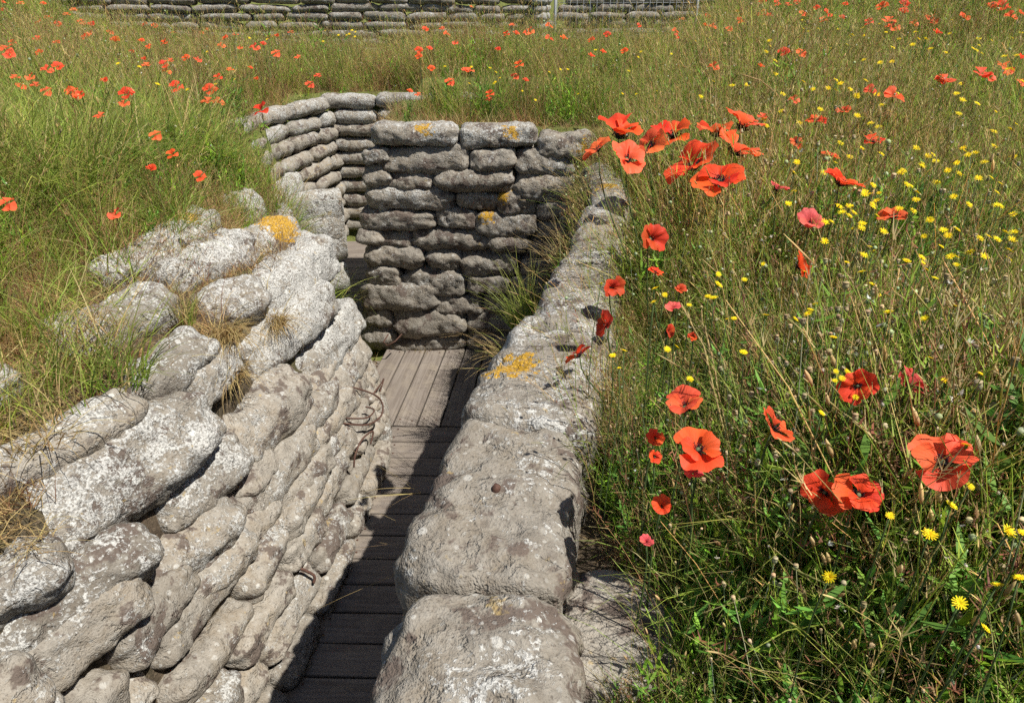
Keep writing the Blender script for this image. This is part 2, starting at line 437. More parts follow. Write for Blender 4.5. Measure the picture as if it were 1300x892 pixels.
for px, tpx, li, to, lab, ye, yr in LB:
    M_ = hit_left(*px[1])
    H = [at_z(*p, M_.z) for p in px]
    H = [M_ + (q - M_) * min(1, .42 / max(.01, (q - M_).length)) for q in H]
    dist = depth(H[1]); T = tpx / F_PX * dist * 1.03
    T = min(T, .27)
    out = grad_out(H[1])
    sl = .30 if H[1].z < 1.08 else 1.2
    nr = (out + Vector((0, 0, sl))).normalized()
    ax = (H[2] - H[0]).normalized(); nq = (nr - ax * nr.dot(ax)).normalized(); U = ax.cross(nq)
    vd = (H[1] - Vector((0, 0, CAM_H))).normalized()
    T = min(.30, T * 1.10 / max(.62, math.sqrt(max(0, 1 - U.dot(vd) ** 2))))
    W = max(.20, min(.30, T * 1.5))
    H = [H[1] + (q - H[1]) * 1.07 for q in H]
    H = [p - nr * (W / 2 - .045) for p in H]
    yp = None
    if ye: yp = hit_left(*ye); yp = yp + nr * .04
    bag(H, nr, T, W, lab, GL, li * .96, to + (.25 if li > .55 else .06) + rl0.uniform(-.1, .22), yp, yr, hi=True, rough=1.1, endf=.42, ex=.64, namp=.5)
# ---- left wall, lower courses following the foot of the wall
def along(pts, s):
    for a, b in zip(pts, pts[1:]):
        a, b = Vector((*a, 0)), Vector((*b, 0)); l = (b - a).length
        if s <= l: return a + (b - a) * (s / l)
        s -= l
    return b
LP = LEFT[1:8]
LP = [(-1.0, .1)] + LP
def left_pt(s, z):
    p = along(LP, s); e = .03
    t = (along(LP, s + e) - along(LP, max(0, s - e))).normalized()
    n = Vector((t.y, -t.x, 0))          # towards the trench
    return p - n * setback(z) + Vector((0, 0, z)), n
rl = random.Random(3)
rows = [(.035, .13), (.15, .13), (.265, .13), (.38, .13), (.49, .13), (.61, .14)]
for ri, (z, T) in enumerate(rows):
    s = rl.uniform(-.1, .25); s = max(s, .02); k = 0
    s_end = 3.72 if ri < 4 else 3.6
    if ri == 5: s, s_end = .02, 2.5
    while s < s_end:
        ln = rl.uniform(.27, .46)
        zo = rl.uniform(-.015, .015); tl = rl.uniform(-.07, .03); pts = [left_pt(s + ln * q, max(.03, z + zo + tl * (q - .5) + rl.uniform(-.01, .01))) for q in (0, .5, 1)]
        n = (pts[1][1] + Vector((0, 0, .30 + rl.uniform(-.25, .35)))).normalized(); W = .24; bl = rl.uniform(.02, .075) if ri < 4 else rl.uniform(.0, .035)
        bag([p - n * (W / 2 - bl) for p, _ in pts], n, T * rl.uniform(1.0, 1.25), W,
            f'tan sandbag in the {ordw(ri)} course above the floor, left wall, {ordw(k)} from its near end',
            GL, rl.uniform(.05, .5), rl.choice((0, .05, .12, .25, .4)), hi=True, rough=1.4, lump=1.3, endf=.40, ex=.62, namp=.55)
        s += ln * rl.uniform(.95, 1.06); k += 1
for ri, (z, s1) in enumerate([(.73, .95), (.84, .75), (.96, .6), (1.07, .5)]):
    s = .0; k = 0
    while s < s1 - .1:
        ln = min(rl.uniform(.4, .56), s1 - s)
        pts = [left_pt(s + ln * q, z) for q in (0, .5, 1)]
        n = (pts[1][1] + Vector((0, 0, .30))).normalized()
        bag([p - n * .075 for p, _ in pts], n, .145, .24,
            f'blotched sandbag at the near left wall end, {ordw(ri)} course above the tan ones, {ordw(k)} along', GL, .5, .2, hi=True, rough=1.4)
        s += ln * .97; k += 1
# upper fill at the corner rows and nose back
for ri, (z, T) in enumerate([(.60, .13), (.72, .13), (.84, .13), (.96, .13), (1.08, .13)]):
    s = 3.35; k = 0
    while s < 4.25:
        ln = rl.uniform(.4, .52)
        pts = [left_pt(s + ln * q, z) for q in (0, .5, 1)]
        n = (pts[1][1] + Vector((0, 0, .30))).normalized(); W = .22
        bag([p - n * (W / 2 - .02) for p, _ in pts], n, T * 1.05, W,
            f'pale sandbag turning the left wall corner, {ordw(ri)} course above rusty wire, {ordw(k)} along', GL, .75, 0)
        s += ln * .97; k += 1

# ---- traverse block facing the camera
GT = 'sandbags of the middle block'
TR = [  # rows of (x0, x1, y0, y1) in a 2.622x enlargement with origin (430,130)
    [(108, 400, 70, 152), (402, 662, 76, 160), (662, 862, 104, 196)],
    [(98, 150, 160, 212), (143, 442, 150, 240), (440, 588, 158, 234), (584, 790, 166, 252)],
    [(95, 160, 210, 285), (168, 318, 234, 306), (316, 584, 228, 300), (580, 796, 244, 328)],
    [(88, 392, 284, 362), (394, 534, 298, 362), (524, 664, 296, 374), (662, 796, 326, 400)],
    [(68, 326, 360, 428), (326, 464, 358, 424), (450, 666, 364, 444), (664, 772, 396, 460)],
    [(74, 136, 424, 474), (130, 245, 430, 488), (240, 518, 424, 494), (498, 636, 440, 500), (634, 740, 452, 520)],
    [(86, 286, 484, 556), (288, 412, 490, 556), (402, 606, 498, 580), (604, 720, 512, 584)],
    [(98, 204, 540, 614), (202, 432, 556, 642), (428, 566, 574, 644), (560, 690, 580, 650)],
    [(68, 340, 606, 698), (318, 486, 640, 708), (482, 640, 644, 712)],
    [(84, 182, 676, 746), (176, 428, 694, 780), (424, 600, 700, 780)],
    [(82, 188, 738, 822), (168, 430, 780, 838), (426, 590, 774, 838)]]
rt = random.Random(5)
RN = ['top', 'second', 'third', 'fourth', 'fifth', 'sixth', 'seventh', 'eighth', 'ninth', 'tenth', 'bottom']
TY = [(155, .035), (560, .05), (700, .045)]
for ri, row in enumerate(TR):
    for k, (x0, x1, y0, y1) in enumerate(row):
        X0, X1 = 430 + x0 / 2.622, 430 + x1 / 2.622; Y0, Y1 = 130 + y0 / 2.622, 130 + y1 / 2.622
        ym = (Y0 + Y1) / 2; YP = 4.20 + rt.uniform(-.02, .02)
        tl = rt.uniform(-2, 2)
        A, B, Cc = at_y(X0, ym - tl, YP), at_y((X0 + X1) / 2, ym + rt.uniform(-1, 2), YP - .015), at_y(X1, ym + tl, YP)
        T = (at_y(X0, Y0, YP).z - at_y(X0, Y1, YP).z) * (1.17 if ri else 1.0)
        W = .25; sh = Vector((0, W / 2 - .04, 0))
        side = (B.x < -.85 and (x1 - x0) < 80)
        yl = yr = None; yr = 0
        if (ri, k) in ((0, 0), (0, 1), (0, 2), (4, 2), (3, 2)):
            yx = {(0, 0): (284, 84), (0, 1): (575, 100), (0, 2): (818, 150), (4, 2): (490, 374), (3, 2): (545, 308)}[(ri, k)]
            yl = at_y(430 + yx[0] / 2.622, 130 + yx[1] / 2.622, YP - .03); yr = .04
        li = .5 if ri == 0 else max(.12, .40 - .03 * ri)
        bag([A + sh, B + sh, Cc + sh], (0, -1, .12), T, W,
            f'grey-brown sandbag in the {RN[ri]} course of the middle block, {ordw(k)} from its outer corner',
            GT, li + rt.uniform(-.1, .12), min(1, .30 + .02 * ri + rt.uniform(-.08, .12)), yl, yr, hi=True, rough=1.3, endf=.45, ex=.64, namp=.75)

# ---- further trench walls behind the corner
GB = 'sandbags of the wall beyond the corner'
rb = random.Random(9)
def b_pt(y, z):
    return Vector((-1.66 - .05 * (6.7 - y) - .28 * z * ss(6.9, 5.8, y), y, z))
for ri in range(10):
    z = .06 + ri * .13; s = 5.35 + rb.uniform(-.15, .1); k = 0
    while s < 6.55:
        ln = min(rb.uniform(.34, .52), 6.72 - s)
        if ln < .15: break
        P = [b_pt(s + ln * q, z + rb.uniform(-.01, .01)) for q in (0, .5, 1)]
        bag([p + Vector((-.05, 0, 0)) for p in P], (1, -.1, .3), .142, .22,
            f'sunlit sandbag, {ORD[9 - ri]} course from the top beyond the corner, {ordw(k)} from near end',
            GB, .6 if ri > 7 else .3, .12 + rb.uniform(0, .2))
        s += ln * .96; k += 1
GC = 'sandbags of the rear cross wall'
for ri in range(10):
    z = .06 + ri * .13 + .02; x = -1.78 + rb.uniform(-.05, .1); k = 0
    while x < -.7:
        ln = rb.uniform(.42, .6)
        P = [Vector((x + ln * q, 6.74 + .05 * z, z + rb.uniform(-.01, .01))) for q in (0, .5, 1)]
        bag(P, (0, -1, .12), .142, .24,
            f'grey sandbag, {ORD[9 - ri]} course down the rear cross wall, {ordw(k)} from its inner corner',
            GC, .7 if ri > 7 else .35, .16 + rb.uniform(0, .15))
        x += ln * .97; k += 1

# ---- right parapet: big bags along the trench edge, seen from above
GR = 'sandbags along the right parapet'
RB = [  # centre line (px at the bag's top), width m, thickness, label, lichen, tone, yellow
    ([(598, 1010), (606, 880), (615, 735)], .325, .23, 'lichen spotted parapet bag nearest the viewer with its front end out of sight', .40, .35, None, 0),
    ([(606, 738), (632, 630), (664, 512)], .335, .26, 'biggest parapet bag in front, with a rusty iron stub on top', .30, .38, None, 0),
    ([(664, 532), (692, 460), (722, 398)], .33, .24, 'rough parapet bag with two orange lichen patches beside a red poppy', .62, .3, (650, 462), .06),
    ([(714, 415), (737, 362), (748, 322)], .26, .23, 'pale fibrous parapet bag half covered by dry poppy stems', .68, .3, None, 0),
    ([(748, 332), (763, 290), (766, 258)], .21, .23, 'narrow looking parapet bag streaked white below the tall red poppies', .68, .25, None, 0),
    ([(771, 262), (774, 232), (758, 206)], .19, .22, 'last parapet bag meeting the middle block, with yellow lichen spots', .6, .2, (772, 235), .05)]
for i, (px, W, T, lab, li, to, ye, yr) in enumerate(RB):
    ztop = 1.335 if i < 2 else 1.335 + .02 * (i - 1)
    P = [at_z(*p, ztop) - Vector((0, 0, T / 2)) for p in px]
    o = bag(P, (0, 0, 1), W, T, lab, GR, li * .72, to + .14, at_z(*ye, ztop) if ye else None, yr, hi=True, rough=.7, lump=.15, namp=.28, endf=.17, ex=.5, wexp=.3)
    if i == 1:
        c = at_z(628, 622, ztop); v, f = [], []
        base = c - o.location
        tube([base + Vector((0, 0, -.03)), base + Vector((.003, 0, .006)), base + Vector((.006, .002, .012))], [.009, .009, .007], 8, v, f)
        st = link('iron_stub', mesh('iron_stub', v, f, [M_RUST]), o)
# extra courses below the parapet bags on the right wall
rr = random.Random(21)
for ri in range(2):
    z = 1.06 - ri * .16; s = rr.uniform(.55, .7); k = 0
    RX = lambda y: float(np.interp(y, [.2, 1.0, 1.6, 2.3, 3.0, 4.2], [-.24, -.19, -.12, .02, .17, .33]))
    while s < 4.0:
        ln = rr.uniform(.5, .62)
        P = [Vector((RX(s + ln * q) + .12 * z + .08, s + ln * q, z)) for q in (0, .5, 1)]
        bag(P, (-1, .15, .1), .165, .26, f'shaded right wall sandbag, {ordw(ri)} course under the parapet, {ordw(k)} from the front',
            'shaded sandbags of the right wall', .2, .4)
        s += ln * .97; k += 1

# ---- flat slab beside the front parapet bags
def slab():
    v, f = [], []
    out = [at_z(*p, 1.235) for p in [(722, 745), (745, 726), (790, 724), (850, 760), (868, 800), (870, 850), (790, 880), (725, 870), (715, 800)]]
    c = sum(out, Vector()) / len(out)
    ring = []
    n = len(out); m = 36
    for i in range(m):
        a = i / m * n; j = int(a); tt = a - j
        p0, p1, p2, p3 = out[j - 1], out[j], out[(j + 1) % n], out[(j + 2) % n]
        ring.append(.5 * ((2 * p1) + (p2 - p0) * tt + (2 * p0 - 5 * p1 + 4 * p2 - p3) * tt ** 2 + (3 * p1 - p0 - 3 * p2 + p3) * tt ** 3) - c)
    for (k, z) in ((1.0, -.09), (1.02, -.02), (1.0, -.006), (.96, .004), (.8, .010), (.5, .012), (.2, .013)):
        for q in ring:
            p = q * k; nz = noise.noise((p + c) * 14) * .006
            v.append(Vector((p.x, p.y, z + nz)))
    for i in range(6):
        for j in range(m): f.append((i * m + j, i * m + (j + 1) % m, (i + 1) * m + (j + 1) % m, (i + 1) * m + j))
    f.append(tuple(6 * m + j for j in range(m)))
    o = link('concrete_slab', mesh('concrete_slab', v, f, [M_BAG])); o.location = c
    tag(o, 'flat grey concrete slab in stem shadows right of the front parapet bags', 'slab')
    o['lich'] = 0.05; o['tone'] = .12; o['yel'] = [9., 9., 9.]; o['yrad'] = 0.
slab()

# ---- far sandbag walls beyond the meadow
GF, GG = 'sandbags of the long far wall', 'sandbags of the far wall behind the mesh fence'
rf = random.Random(31)
protos = []
for i in range(6):
    me, c = bag_mesh([(-.3, 0, rf.uniform(-.01, .01)), (0, 0, 0), (.3, 0, rf.uniform(-.01, .01))], Vector((0, -1, .1)).normalized(), .15, .26, 900 + i * 7, 16, 12)
    protos.append(me)
def far_bag(x, y, z, ln, label, group, rz=0, li=.3, to=.5):
    o = link('sandbag', rf.choice(protos)); o.location = (x, y, z); o.scale = (ln / .6, rf.uniform(.85, 1.15), rf.uniform(.9, 1.18)); o.location.z += rf.uniform(-.012, .012) + .03 * noise.noise((x * .6, z, 1)); o.rotation_euler = (0, rf.uniform(-.05, .05), rz + rf.uniform(-.05, .05))
    tag(o, label, 'sandbag', group); o['lich'] = li; o['tone'] = to; o['yel'] = [9., 9., 9.]; o['yrad'] = 0.
for ri in range(8):
    z = 1.06 + ri * .132; x = -8.3 + rf.uniform(0, .3); k = 0
    while x < .35:
        ln = rf.uniform(.45, .95)
        far_bag(x + ln / 2, 13.0 + .03 * (z - 1), z, ln, f'weathered sandbag, {ordw(ri)} course up the long far wall, {ordw(k)} from its outer end', GF, 0, .42, .3 + rf.uniform(0, .35))
        x += ln * .98; k += 1
    far_bag(.50, 12.92, z, .42, f'pale end-on sandbag, {ordw(ri)} up the pier where the two far walls meet', GF, R(70), .9, .1)
    x = .80 + rf.uniform(0, .2); k = 0
    while x < 3.6:
        ln = rf.uniform(.6, .78)
        far_bag(x + ln / 2, 14.0, z - .03, ln, f'weathered sandbag, {ordw(ri)} course up behind the mesh fence, {ordw(k)} from the pier', GG, 0, .4, .3 + rf.uniform(0, .2))
        x += ln * .98; k += 1
# wire mesh fence panel
def mesh_fence():
    root = empty('mesh_fence', (0, 0, 0)); root.location = (1.9, 12.75, 1.05)
    tag(root, 'thin grey wire mesh fence panel in front of the far sandbag wall', 'fence')
    v, f = [], []
    for x in np.arange(-1.15, 1.16, .11): tube([(x, 0, 0), (x, 0, 1.25)], .0035, 5, v, f)
    for z in (.02, .42, .46, .9, .94, 1.24): tube([(-1.15, .008, z), (1.15, .008, z)], .004, 5, v, f)
    link('wire_mesh', mesh('wire_mesh', v, f, [M_STEEL]), root)
    for x in (-1.18, 1.18):
        v, f = [], []; tube([(x, 0, -.3), (x, 0, 1.35)], .022, 8, v, f); link('post', mesh('post', v, f, [M_STEEL]), root)
mesh_fence()

# ------------------------------------------------------------------ duckboards
def plank(parent, c, ln, w, ang, seed):
    r = random.Random(seed); v, f = [], []
    n = 10; th = .035
    prof = [(-w / 2, -th), (w / 2, -th), (w / 2, -.004), (w / 2 - .004, 0), (-w / 2 + .004, 0), (-w / 2, -.004)]
    m = len(prof)
    for i in range(n + 1):
        x = (i / n - .5) * ln
        for (y, z) in prof:
            v.append((x, y + noise.noise((x * 4, seed, y * 30)) * .0018, z + noise.noise((x * 3, y * 20, seed)) * .002))
    for i in range(n):
        for j in range(m): f.append((i * m + j, (i + 1) * m + j, (i + 1) * m + (j + 1) % m, i * m + (j + 1) % m))
    f.append(tuple(range(m))); f.append(tuple(n * m + j for j in reversed(range(m))))
    mi = [0] * len(f)
    for ex_ in (-ln / 2 + .06, ln / 2 - .06):
        for ey in (-w * .28, w * .28):
            ex2 = ex_ + r.uniform(-.012, .012); tube([(ex2, ey, -.004), (ex2, ey, .0035)], .0045, 7, v, f)
    mi += [1] * (len(f) - len(mi))
    o = link('plank', mesh('plank', v, f, [M_WOOD, M_RUST], smooth=False, midx=mi), parent)
    o.location = c; o.rotation_euler = (r.uniform(-.006, .006), r.uniform(-.004, .004), ang)
def bearer(parent, a, b):
    v, f = [], []; d = Vector(b) - Vector(a)
    M = Matrix.Rotation(math.atan2(d.y, d.x), 3, 'Z'); box(v, f, (Vector(a) + Vector(b)) / 2, d.length, .06, .05, M)
    link('bearer', mesh('bearer', v, f, [M_WOOD], smooth=False), parent)
db = empty('duckboard', (0, 0, 0)); tag(db, 'near duckboard of crosswise grey boards lying mostly in shadow on the trench floor', 'duckboard', 'duckboards on the trench floor')
pit = .1452; y_end = 3.235
for i in range(22):
    y = y_end - pit * (i + .5)
    xl = float(np.interp(y, [.2, 1.86, 2.36, 3.05, 3.3], [-.97, -.78, -.735, -.685, -.73])); xr = float(np.interp(y, [.2, 1.0, 1.6, 2.3, 3.0, 4.2], [-.24, -.19, -.12, .02, .17, .33]))
    plank(db, ((xl + xr) / 2 + .01 * math.sin(i * 3), y, .012 * 0), (xr - xl) + .02, pit - .009, R(-1.2) + .006 * math.sin(i * 2.3), 40 + i)
bearer(db, (-.62, .3, -.063), (-.42, 3.1, -.063)); bearer(db, (-.35, .3, -.063), (-.05, 3.1, -.063))
db2 = empty('duckboard', (0, 0, 0)); tag(db2, 'sunlit duckboard of lengthwise boards at the foot of the middle block', 'duckboard', 'duckboards on the trench floor')
for i in range(10):
    x = -.93 + i * .137
    plank(db2, (x + .085 + .0, 3.72, .0), .95, .128, R(84.5), 80 + i)
bearer(db2, (-.98, 3.4, -.063), (.2, 3.4, -.063)); bearer(db2, (-.95, 4.05, -.063), (.25, 4.05, -.063))
db3 = empty('duckboard', (0, 0, 0)); tag(db3, 'dark far duckboard of crosswise boards in the gap behind the corner', 'duckboard', 'duckboards on the trench floor')
for i in range(15):
    y = 4.33 + i * .1452
    plank(db3, (-1.50 - .02 * i * .3, y, 0), .85, .136, R(4), 120 + i)
bearer(db3, (-1.7, 4.3, -.063), (-1.75, 6.4, -.063)); bearer(db3, (-1.25, 4.3, -.063), (-1.35, 6.4, -.063))

# ------------------------------------------------------------------ rusty wires
def wire(px, hits, rad, label):
    P = [hit_left(*p) for p in px]
    P = [p + grad_out(p) * h * .95 for p, h in zip(P, hits)]
    pts = []
    for a in range(len(P) - 1):
        p0, p1, p2, p3 = P[max(a - 1, 0)], P[a], P[a + 1], P[min(a + 2, len(P) - 1)]
        for tt in np.linspace(0, 1, 7)[:-1]:
            pts.append(.5 * ((2 * p1) + (p2 - p0) * tt + (2 * p0 - 5 * p1 + 4 * p2 - p3) * tt ** 2 + (3 * p1 - p0 - 3 * p2 + p3) * tt ** 3))
    pts.append(P[-1])
    c = pts[0].copy(); v, f = tube([p - c for p in pts], rad, 7)
    o = link('rusty_wire', mesh('rusty_wire', v, f, [M_RUST])); o.location = c
    tag(o, label, 'wire', 'rusty wires sticking out of the sandbags')
wire([(424, 536), (440, 538), (452, 528), (455, 512), (448, 500), (436, 490)], [.02, .10, .13, .13, .11, .03], .0045, 'longest rusty wire bent in a loop out of the left wall')
wire([(428, 530), (440, 530), (446, 520), (440, 516)], [.03, .10, .12, .1], .004, 'short rusty wire hooked inside the longest looped wire')
wire([(434, 592), (431, 575), (435, 556), (444, 546), (446, 562)], [.06, .08, .10, .12, .10], .0045, 'rusty wire hanging down the left wall beneath the loop')
wire([(462, 504), (463, 490), (470, 484), (472, 498)], [.04, .09, .09, .05], .0045, 'small rusty wire staple beside the sunlit boards')
wire([(366, 720), (374, 728), (377, 738)], [.05, .08, .07], .006, 'short rusty rod low on the left wall at the shadow edge')
def wire_mid():
    P = [at_y(493, 424, 4.1), at_y(487, 434, 4.04), at_y(492, 439, 4.0), at_y(502, 433, 4.0), at_y(510, 424, 4.08)]
    c = P[0].copy(); v, f = tube([p - c for p in P], .005, 6)
    o = link('rusty_wire', mesh('rusty_wire', v, f, [M_RUST])); o.location = c
    tag(o, 'thin dark wire loop at the foot of the middle block', 'wire', 'rusty wires sticking out of the sandbags')
wire_mid()

# ------------------------------------------------------------------ plants: prototypes
class PB_:
    def __init__(s): s.v, s.f, s.c, s.m = [], [], [], []
    def blade(s, base, ang, ln, w, lean, droop, col, tip=None, n=4, twist=0):
        d = Vector((math.cos(ang), math.sin(ang), 0)); sd = Vector((-math.sin(ang + twist), math.cos(ang + twist), 0))
        b0 = len(s.v); p = Vector(base); th = lean
        for i in range(n + 1):
            u = i / n; ww = w * (1 - u ** 1.6) * .5 + .00025
            cc = col if tip is None else tuple(lerp(a, b, u) for a, b in zip(col, tip))
            s.v += [p - sd * ww, p + sd * ww]; s.c += [cc, cc]
            p = p + (d * math.sin(th) + Vector((0, 0, math.cos(th)))) * (ln / n); th += droop / n
        for i in range(n): s.f.append((b0 + 2 * i, b0 + 2 * i + 1, b0 + 2 * i + 3, b0 + 2 * i + 2)); s.m.append(0)
        return p
    def stem(s, base, ang, ln, r, lean, droop, col, n=4, sides=3, tip=None):
        d = Vector((math.cos(ang), math.sin(ang), 0)); p = Vector(base); th = lean; pts = [p.copy()]
        for i in range(n):
            p = p + (d * math.sin(th) + Vector((0, 0, math.cos(th)))) * (ln / n); th += droop / n; pts.append(p.copy())
        b0 = len(s.v); f0 = len(s.f)
        tube(pts, [r * (1 - .4 * i / n) for i in range(n + 1)], sides, s.v, s.f, cap=False)
        k = len(s.v) - b0
        s.c += [tuple(lerp(a, b, (i // sides) / n) for a, b in zip(col, tip or col)) for i in range(k)]; s.m += [0] * (len(s.f) - f0)
        dirv = (d * math.sin(th) + Vector((0, 0, math.cos(th)))).normalized()
        return p, dirv
    def blob(s, p, dirv, ln, r, col, col2=None, rings=4, sides=5, prof=None):
        b0 = len(s.v); f0 = len(s.f)
        pr = prof or [(0, .35), (.3, 1), (.7, .8), (1, .15)]
        tube([p + dirv * (u * ln) for u, _ in pr], [max(.0003, q * r) for _, q in pr], sides, s.v, s.f)
        k = len(s.v) - b0
        s.c += [tuple(lerp(a, b, pr[i // sides][0]) for a, b in zip(col, col2 or col)) for i in range(k)]; s.m += [0] * (len(s.f) - f0)
    def leaf(s, p, ang, ln, w, pitch, col):
        d = Vector((math.cos(ang) * math.cos(pitch), math.sin(ang) * math.cos(pitch), math.sin(pitch)))
        sd = Vector((-math.sin(ang), math.cos(ang), 0)); up = sd.cross(d)
        b0 = len(s.v)
        for u, q in ((0, .12), (.35, 1), (.7, .7), (1, .05)):
            z = -up * (u * u * ln * .25)
            s.v += [p + d * (u * ln) - sd * (q * w / 2) - z * -1, p + d * (u * ln) + sd * (q * w / 2) - z * -1]; s.c += [col, col]
        for i in range(3): s.f.append((b0 + 2 * i, b0 + 2 * i + 1, b0 + 2 * i + 3, b0 + 2 * i + 2)); s.m.append(0)
    def build(s, name, mat): return mesh(name, s.v, s.f, [mat], True, s.c)
def jit(c, r, k=.25):
    q = 1 + r.uniform(-k, k); return tuple(max(.003, x * q * (1 + r.uniform(-.08, .08))) for x in c)
GREEN, GREEN2, OLIVE, STRAW, BROWN, RED_BR = (.200, .335, .028), (.110, .220, .024), (.275, .350, .050), (.52, .405, .18), (.33, .215, .10), (.24, .10, .06)
DKGREEN, GLAUC = (.090, .205, .030), (.24, .28, .16)
def disc(r, rad):
    a = r.uniform(0, 2 * math.pi); q = rad * math.sqrt(r.random()); return Vector((math.cos(a) * q, math.sin(a) * q, -.01))
def p_fresh(seed):
    r = random.Random(seed); b = PB_()
    for i in range(54):
        col = jit(r.choice((GREEN, GREEN, GREEN, GREEN2, OLIVE)), r)
        if r.random() < .16: col = jit(STRAW, r)
        b.blade(disc(r, .07), r.uniform(0, 6.3), r.uniform(.16, .42), r.uniform(.0022, .0046), r.uniform(.05, .55), r.uniform(.2, 2.0), col, tuple(lerp(x, y, .3) for x, y in zip(col, STRAW)), 4, r.uniform(0, 3))
    return b.build('grass_clump', M_GRASS)
def p_stems(seed, dry):
    r = random.Random(seed); b = PB_()
    for i in range(15):
        col = jit(STRAW if r.random() < dry else OLIVE, r)
        p, d = b.stem(disc(r, .10), r.uniform(0, 6.3), r.uniform(.2, .46), r.uniform(.0006, .0010), r.uniform(0, .35), r.uniform(-.2, .8), col, 4, 3)
        q = r.random(); c2 = jit(r.choice((STRAW, BROWN, OLIVE, OLIVE)), r)
        if q < .3: b.blob(p, d, r.uniform(.015, .05), r.uniform(.0008, .0015), c2, jit(STRAW, r), sides=3)
        elif q < .75:
            for k in range(7):
                a = r.uniform(0, 6.3); dd = (d + Vector((math.cos(a), math.sin(a), 0)) * r.uniform(.3, 1.2)).normalized(); o = p - d * r.uniform(0, .09)
                b.blade(o, a, r.uniform(.008, .03), .0014, math.acos(max(-1, min(1, dd.z))), .4, c2, None, 1)
    for i in range(44):
        col = jit(r.choice((OLIVE, OLIVE, STRAW, GREEN, GREEN, GREEN, GREEN2)), r)
        b.blade(disc(r, .11), r.uniform(0, 6.3), r.uniform(.06, .26), r.uniform(.002, .0052), r.uniform(.1, 1.1), r.uniform(-.2, 1.6), col, None, 3, r.uniform(0, 3))
    return b.build('dry_grass_clump', M_GRASS)
def p_herb(seed):
    r = random.Random(seed); b = PB_()
    for i in range(13):
        base = disc(r, .09); ang = r.uniform(0, 6.3); ln = r.uniform(.10, .32); col = jit(r.choice((DKGREEN, GREEN2, GREEN)), r)
        p, d = b.stem(base, ang, ln, .0011, r.uniform(0, .5), .2, col, 3, 3)
        for k in range(13):
            u = r.uniform(.05, 1); pp = base.lerp(p, u)
            b.leaf(pp, r.uniform(0, 6.3), r.uniform(.015, .06), r.uniform(.004, .012), r.uniform(-.2, 1.0), jit(col, r))
        if r.random() < .25: b.blob(p, d, .006, .0025, jit(r.choice(((.5, .48, .42), STRAW, BROWN)), r))
    return b.build('herb_clump', M_HERB)
def p_brown(seed):
    r = random.Random(seed); b = PB_()
    for i in range(20):
        col = jit(r.choice((BROWN, RED_BR, STRAW)), r); p, d = b.stem(disc(r, .08), r.uniform(0, 6.3), r.uniform(.14, .34), .0008, r.uniform(0, .5), r.uniform(-.2, .8), col, 4, 3)
        for k in range(8): b.blade(p - d * r.uniform(0, .08), r.uniform(0, 6.3), r.uniform(.008, .022), .002, r.uniform(.3, 1.5), .4, jit(r.choice((RED_BR, BROWN)), r), None, 1)
    for i in range(34):
        b.blade(disc(r, .09), r.uniform(0, 6.3), r.uniform(.08, .26), r.uniform(.0016, .0034), r.uniform(.1, 1.1), r.uniform(.2, 1.8), jit(r.choice((STRAW, BROWN, BROWN, RED_BR)), r), None, 3, r.uniform(0, 3))
    return b.build('brown_grass_clump', M_GRASS)
def p_broad(seed):
    r = random.Random(seed); b = PB_()
    for i in range(9):
        base = disc(r, .03); a = r.uniform(0, 6.3); ln = r.uniform(.07, .16); w = r.uniform(.012, .026); pit_ = r.uniform(.35, 1.3); col = jit(r.choice((GREEN2, GREEN, DKGREEN)), r)
        d = Vector((math.cos(a), math.sin(a), 0)); sd = Vector((-math.sin(a), math.cos(a), 0)); b0 = len(b.v); p = Vector(base); th = pit_
        for q in range(7):
            u = q / 6; ww = w * math.sin(math.pi * min(1, .08 + u * .92)) ** .7 * .5 + .0006
            cu = Vector((0, 0, ww * .5))
            b.v += [p - sd * ww + cu, p.copy(), p + sd * ww + cu]; b.c += [col, tuple(x * 1.25 for x in col), col]
            p = p + (d * math.cos(th) + Vector((0, 0, math.sin(th)))) * (ln / 6); th -= .24
        for q in range(6):
            for k in (0, 1): b.f.append((b0 + 3 * q + k, b0 + 3 * q + k + 1, b0 + 3 * q + k + 4, b0 + 3 * q + k + 3)); b.m.append(0)
    for i in range(2):
        p, d = b.stem(disc(r, .03), r.uniform(0, 6.3), r.uniform(.2, .36), .0012, r.uniform(0, .3), .2, jit(OLIVE, r), 4, 4)
        b.blob(p, d, r.uniform(.012, .028), .0032, jit(BROWN, r), jit(STRAW, r), sides=6)
    return b.build('broad_leaf_clump', M_HERB)
def p_thatch(seed):
    r = random.Random(seed); b = PB_()
    for i in range(60):
        col = jit(r.choice((STRAW, BROWN, BROWN, RED_BR, STRAW)), r)
        b.blade(disc(r, .09), r.uniform(0, 6.3), r.uniform(.04, .17), r.uniform(.0012, .0026), r.uniform(.3, 1.35), r.uniform(-.3, 1.2), col, None, 3, r.uniform(0, 3))
    return b.build('thatch_clump', M_GRASS)
POD = [(0, .25), (.12, .7), (.45, 1.0), (.8, .86), (.86, .8), (.88, 1.05), (1, .9)]
def p_pods(seed):
    r = random.Random(seed); b = PB_()
    for i in range(5):
        col = jit(r.choice((GLAUC, OLIVE, OLIVE)), r)
        p, d = b.stem(disc(r, .09), r.uniform(0, 6.3), r.uniform(.22, .42), .0011, r.uniform(0, .2), r.uniform(-.1, .4), col, 4, 4)
        q = r.random()
        if q < .7: b.blob(p, d, r.uniform(.008, .012), r.uniform(.0028, .0044), jit(r.choice((GLAUC, GLAUC, (.25, .24, .14), (.32, .26, .15))), r), jit((.36, .28, .16), r), prof=POD, sides=7)
        else: b.blob(p, -Vector((0, 0, 1)) + d * .4, .016, .005, jit(GLAUC, r), sides=6)
    return b.build('pod_stems', M_POD)
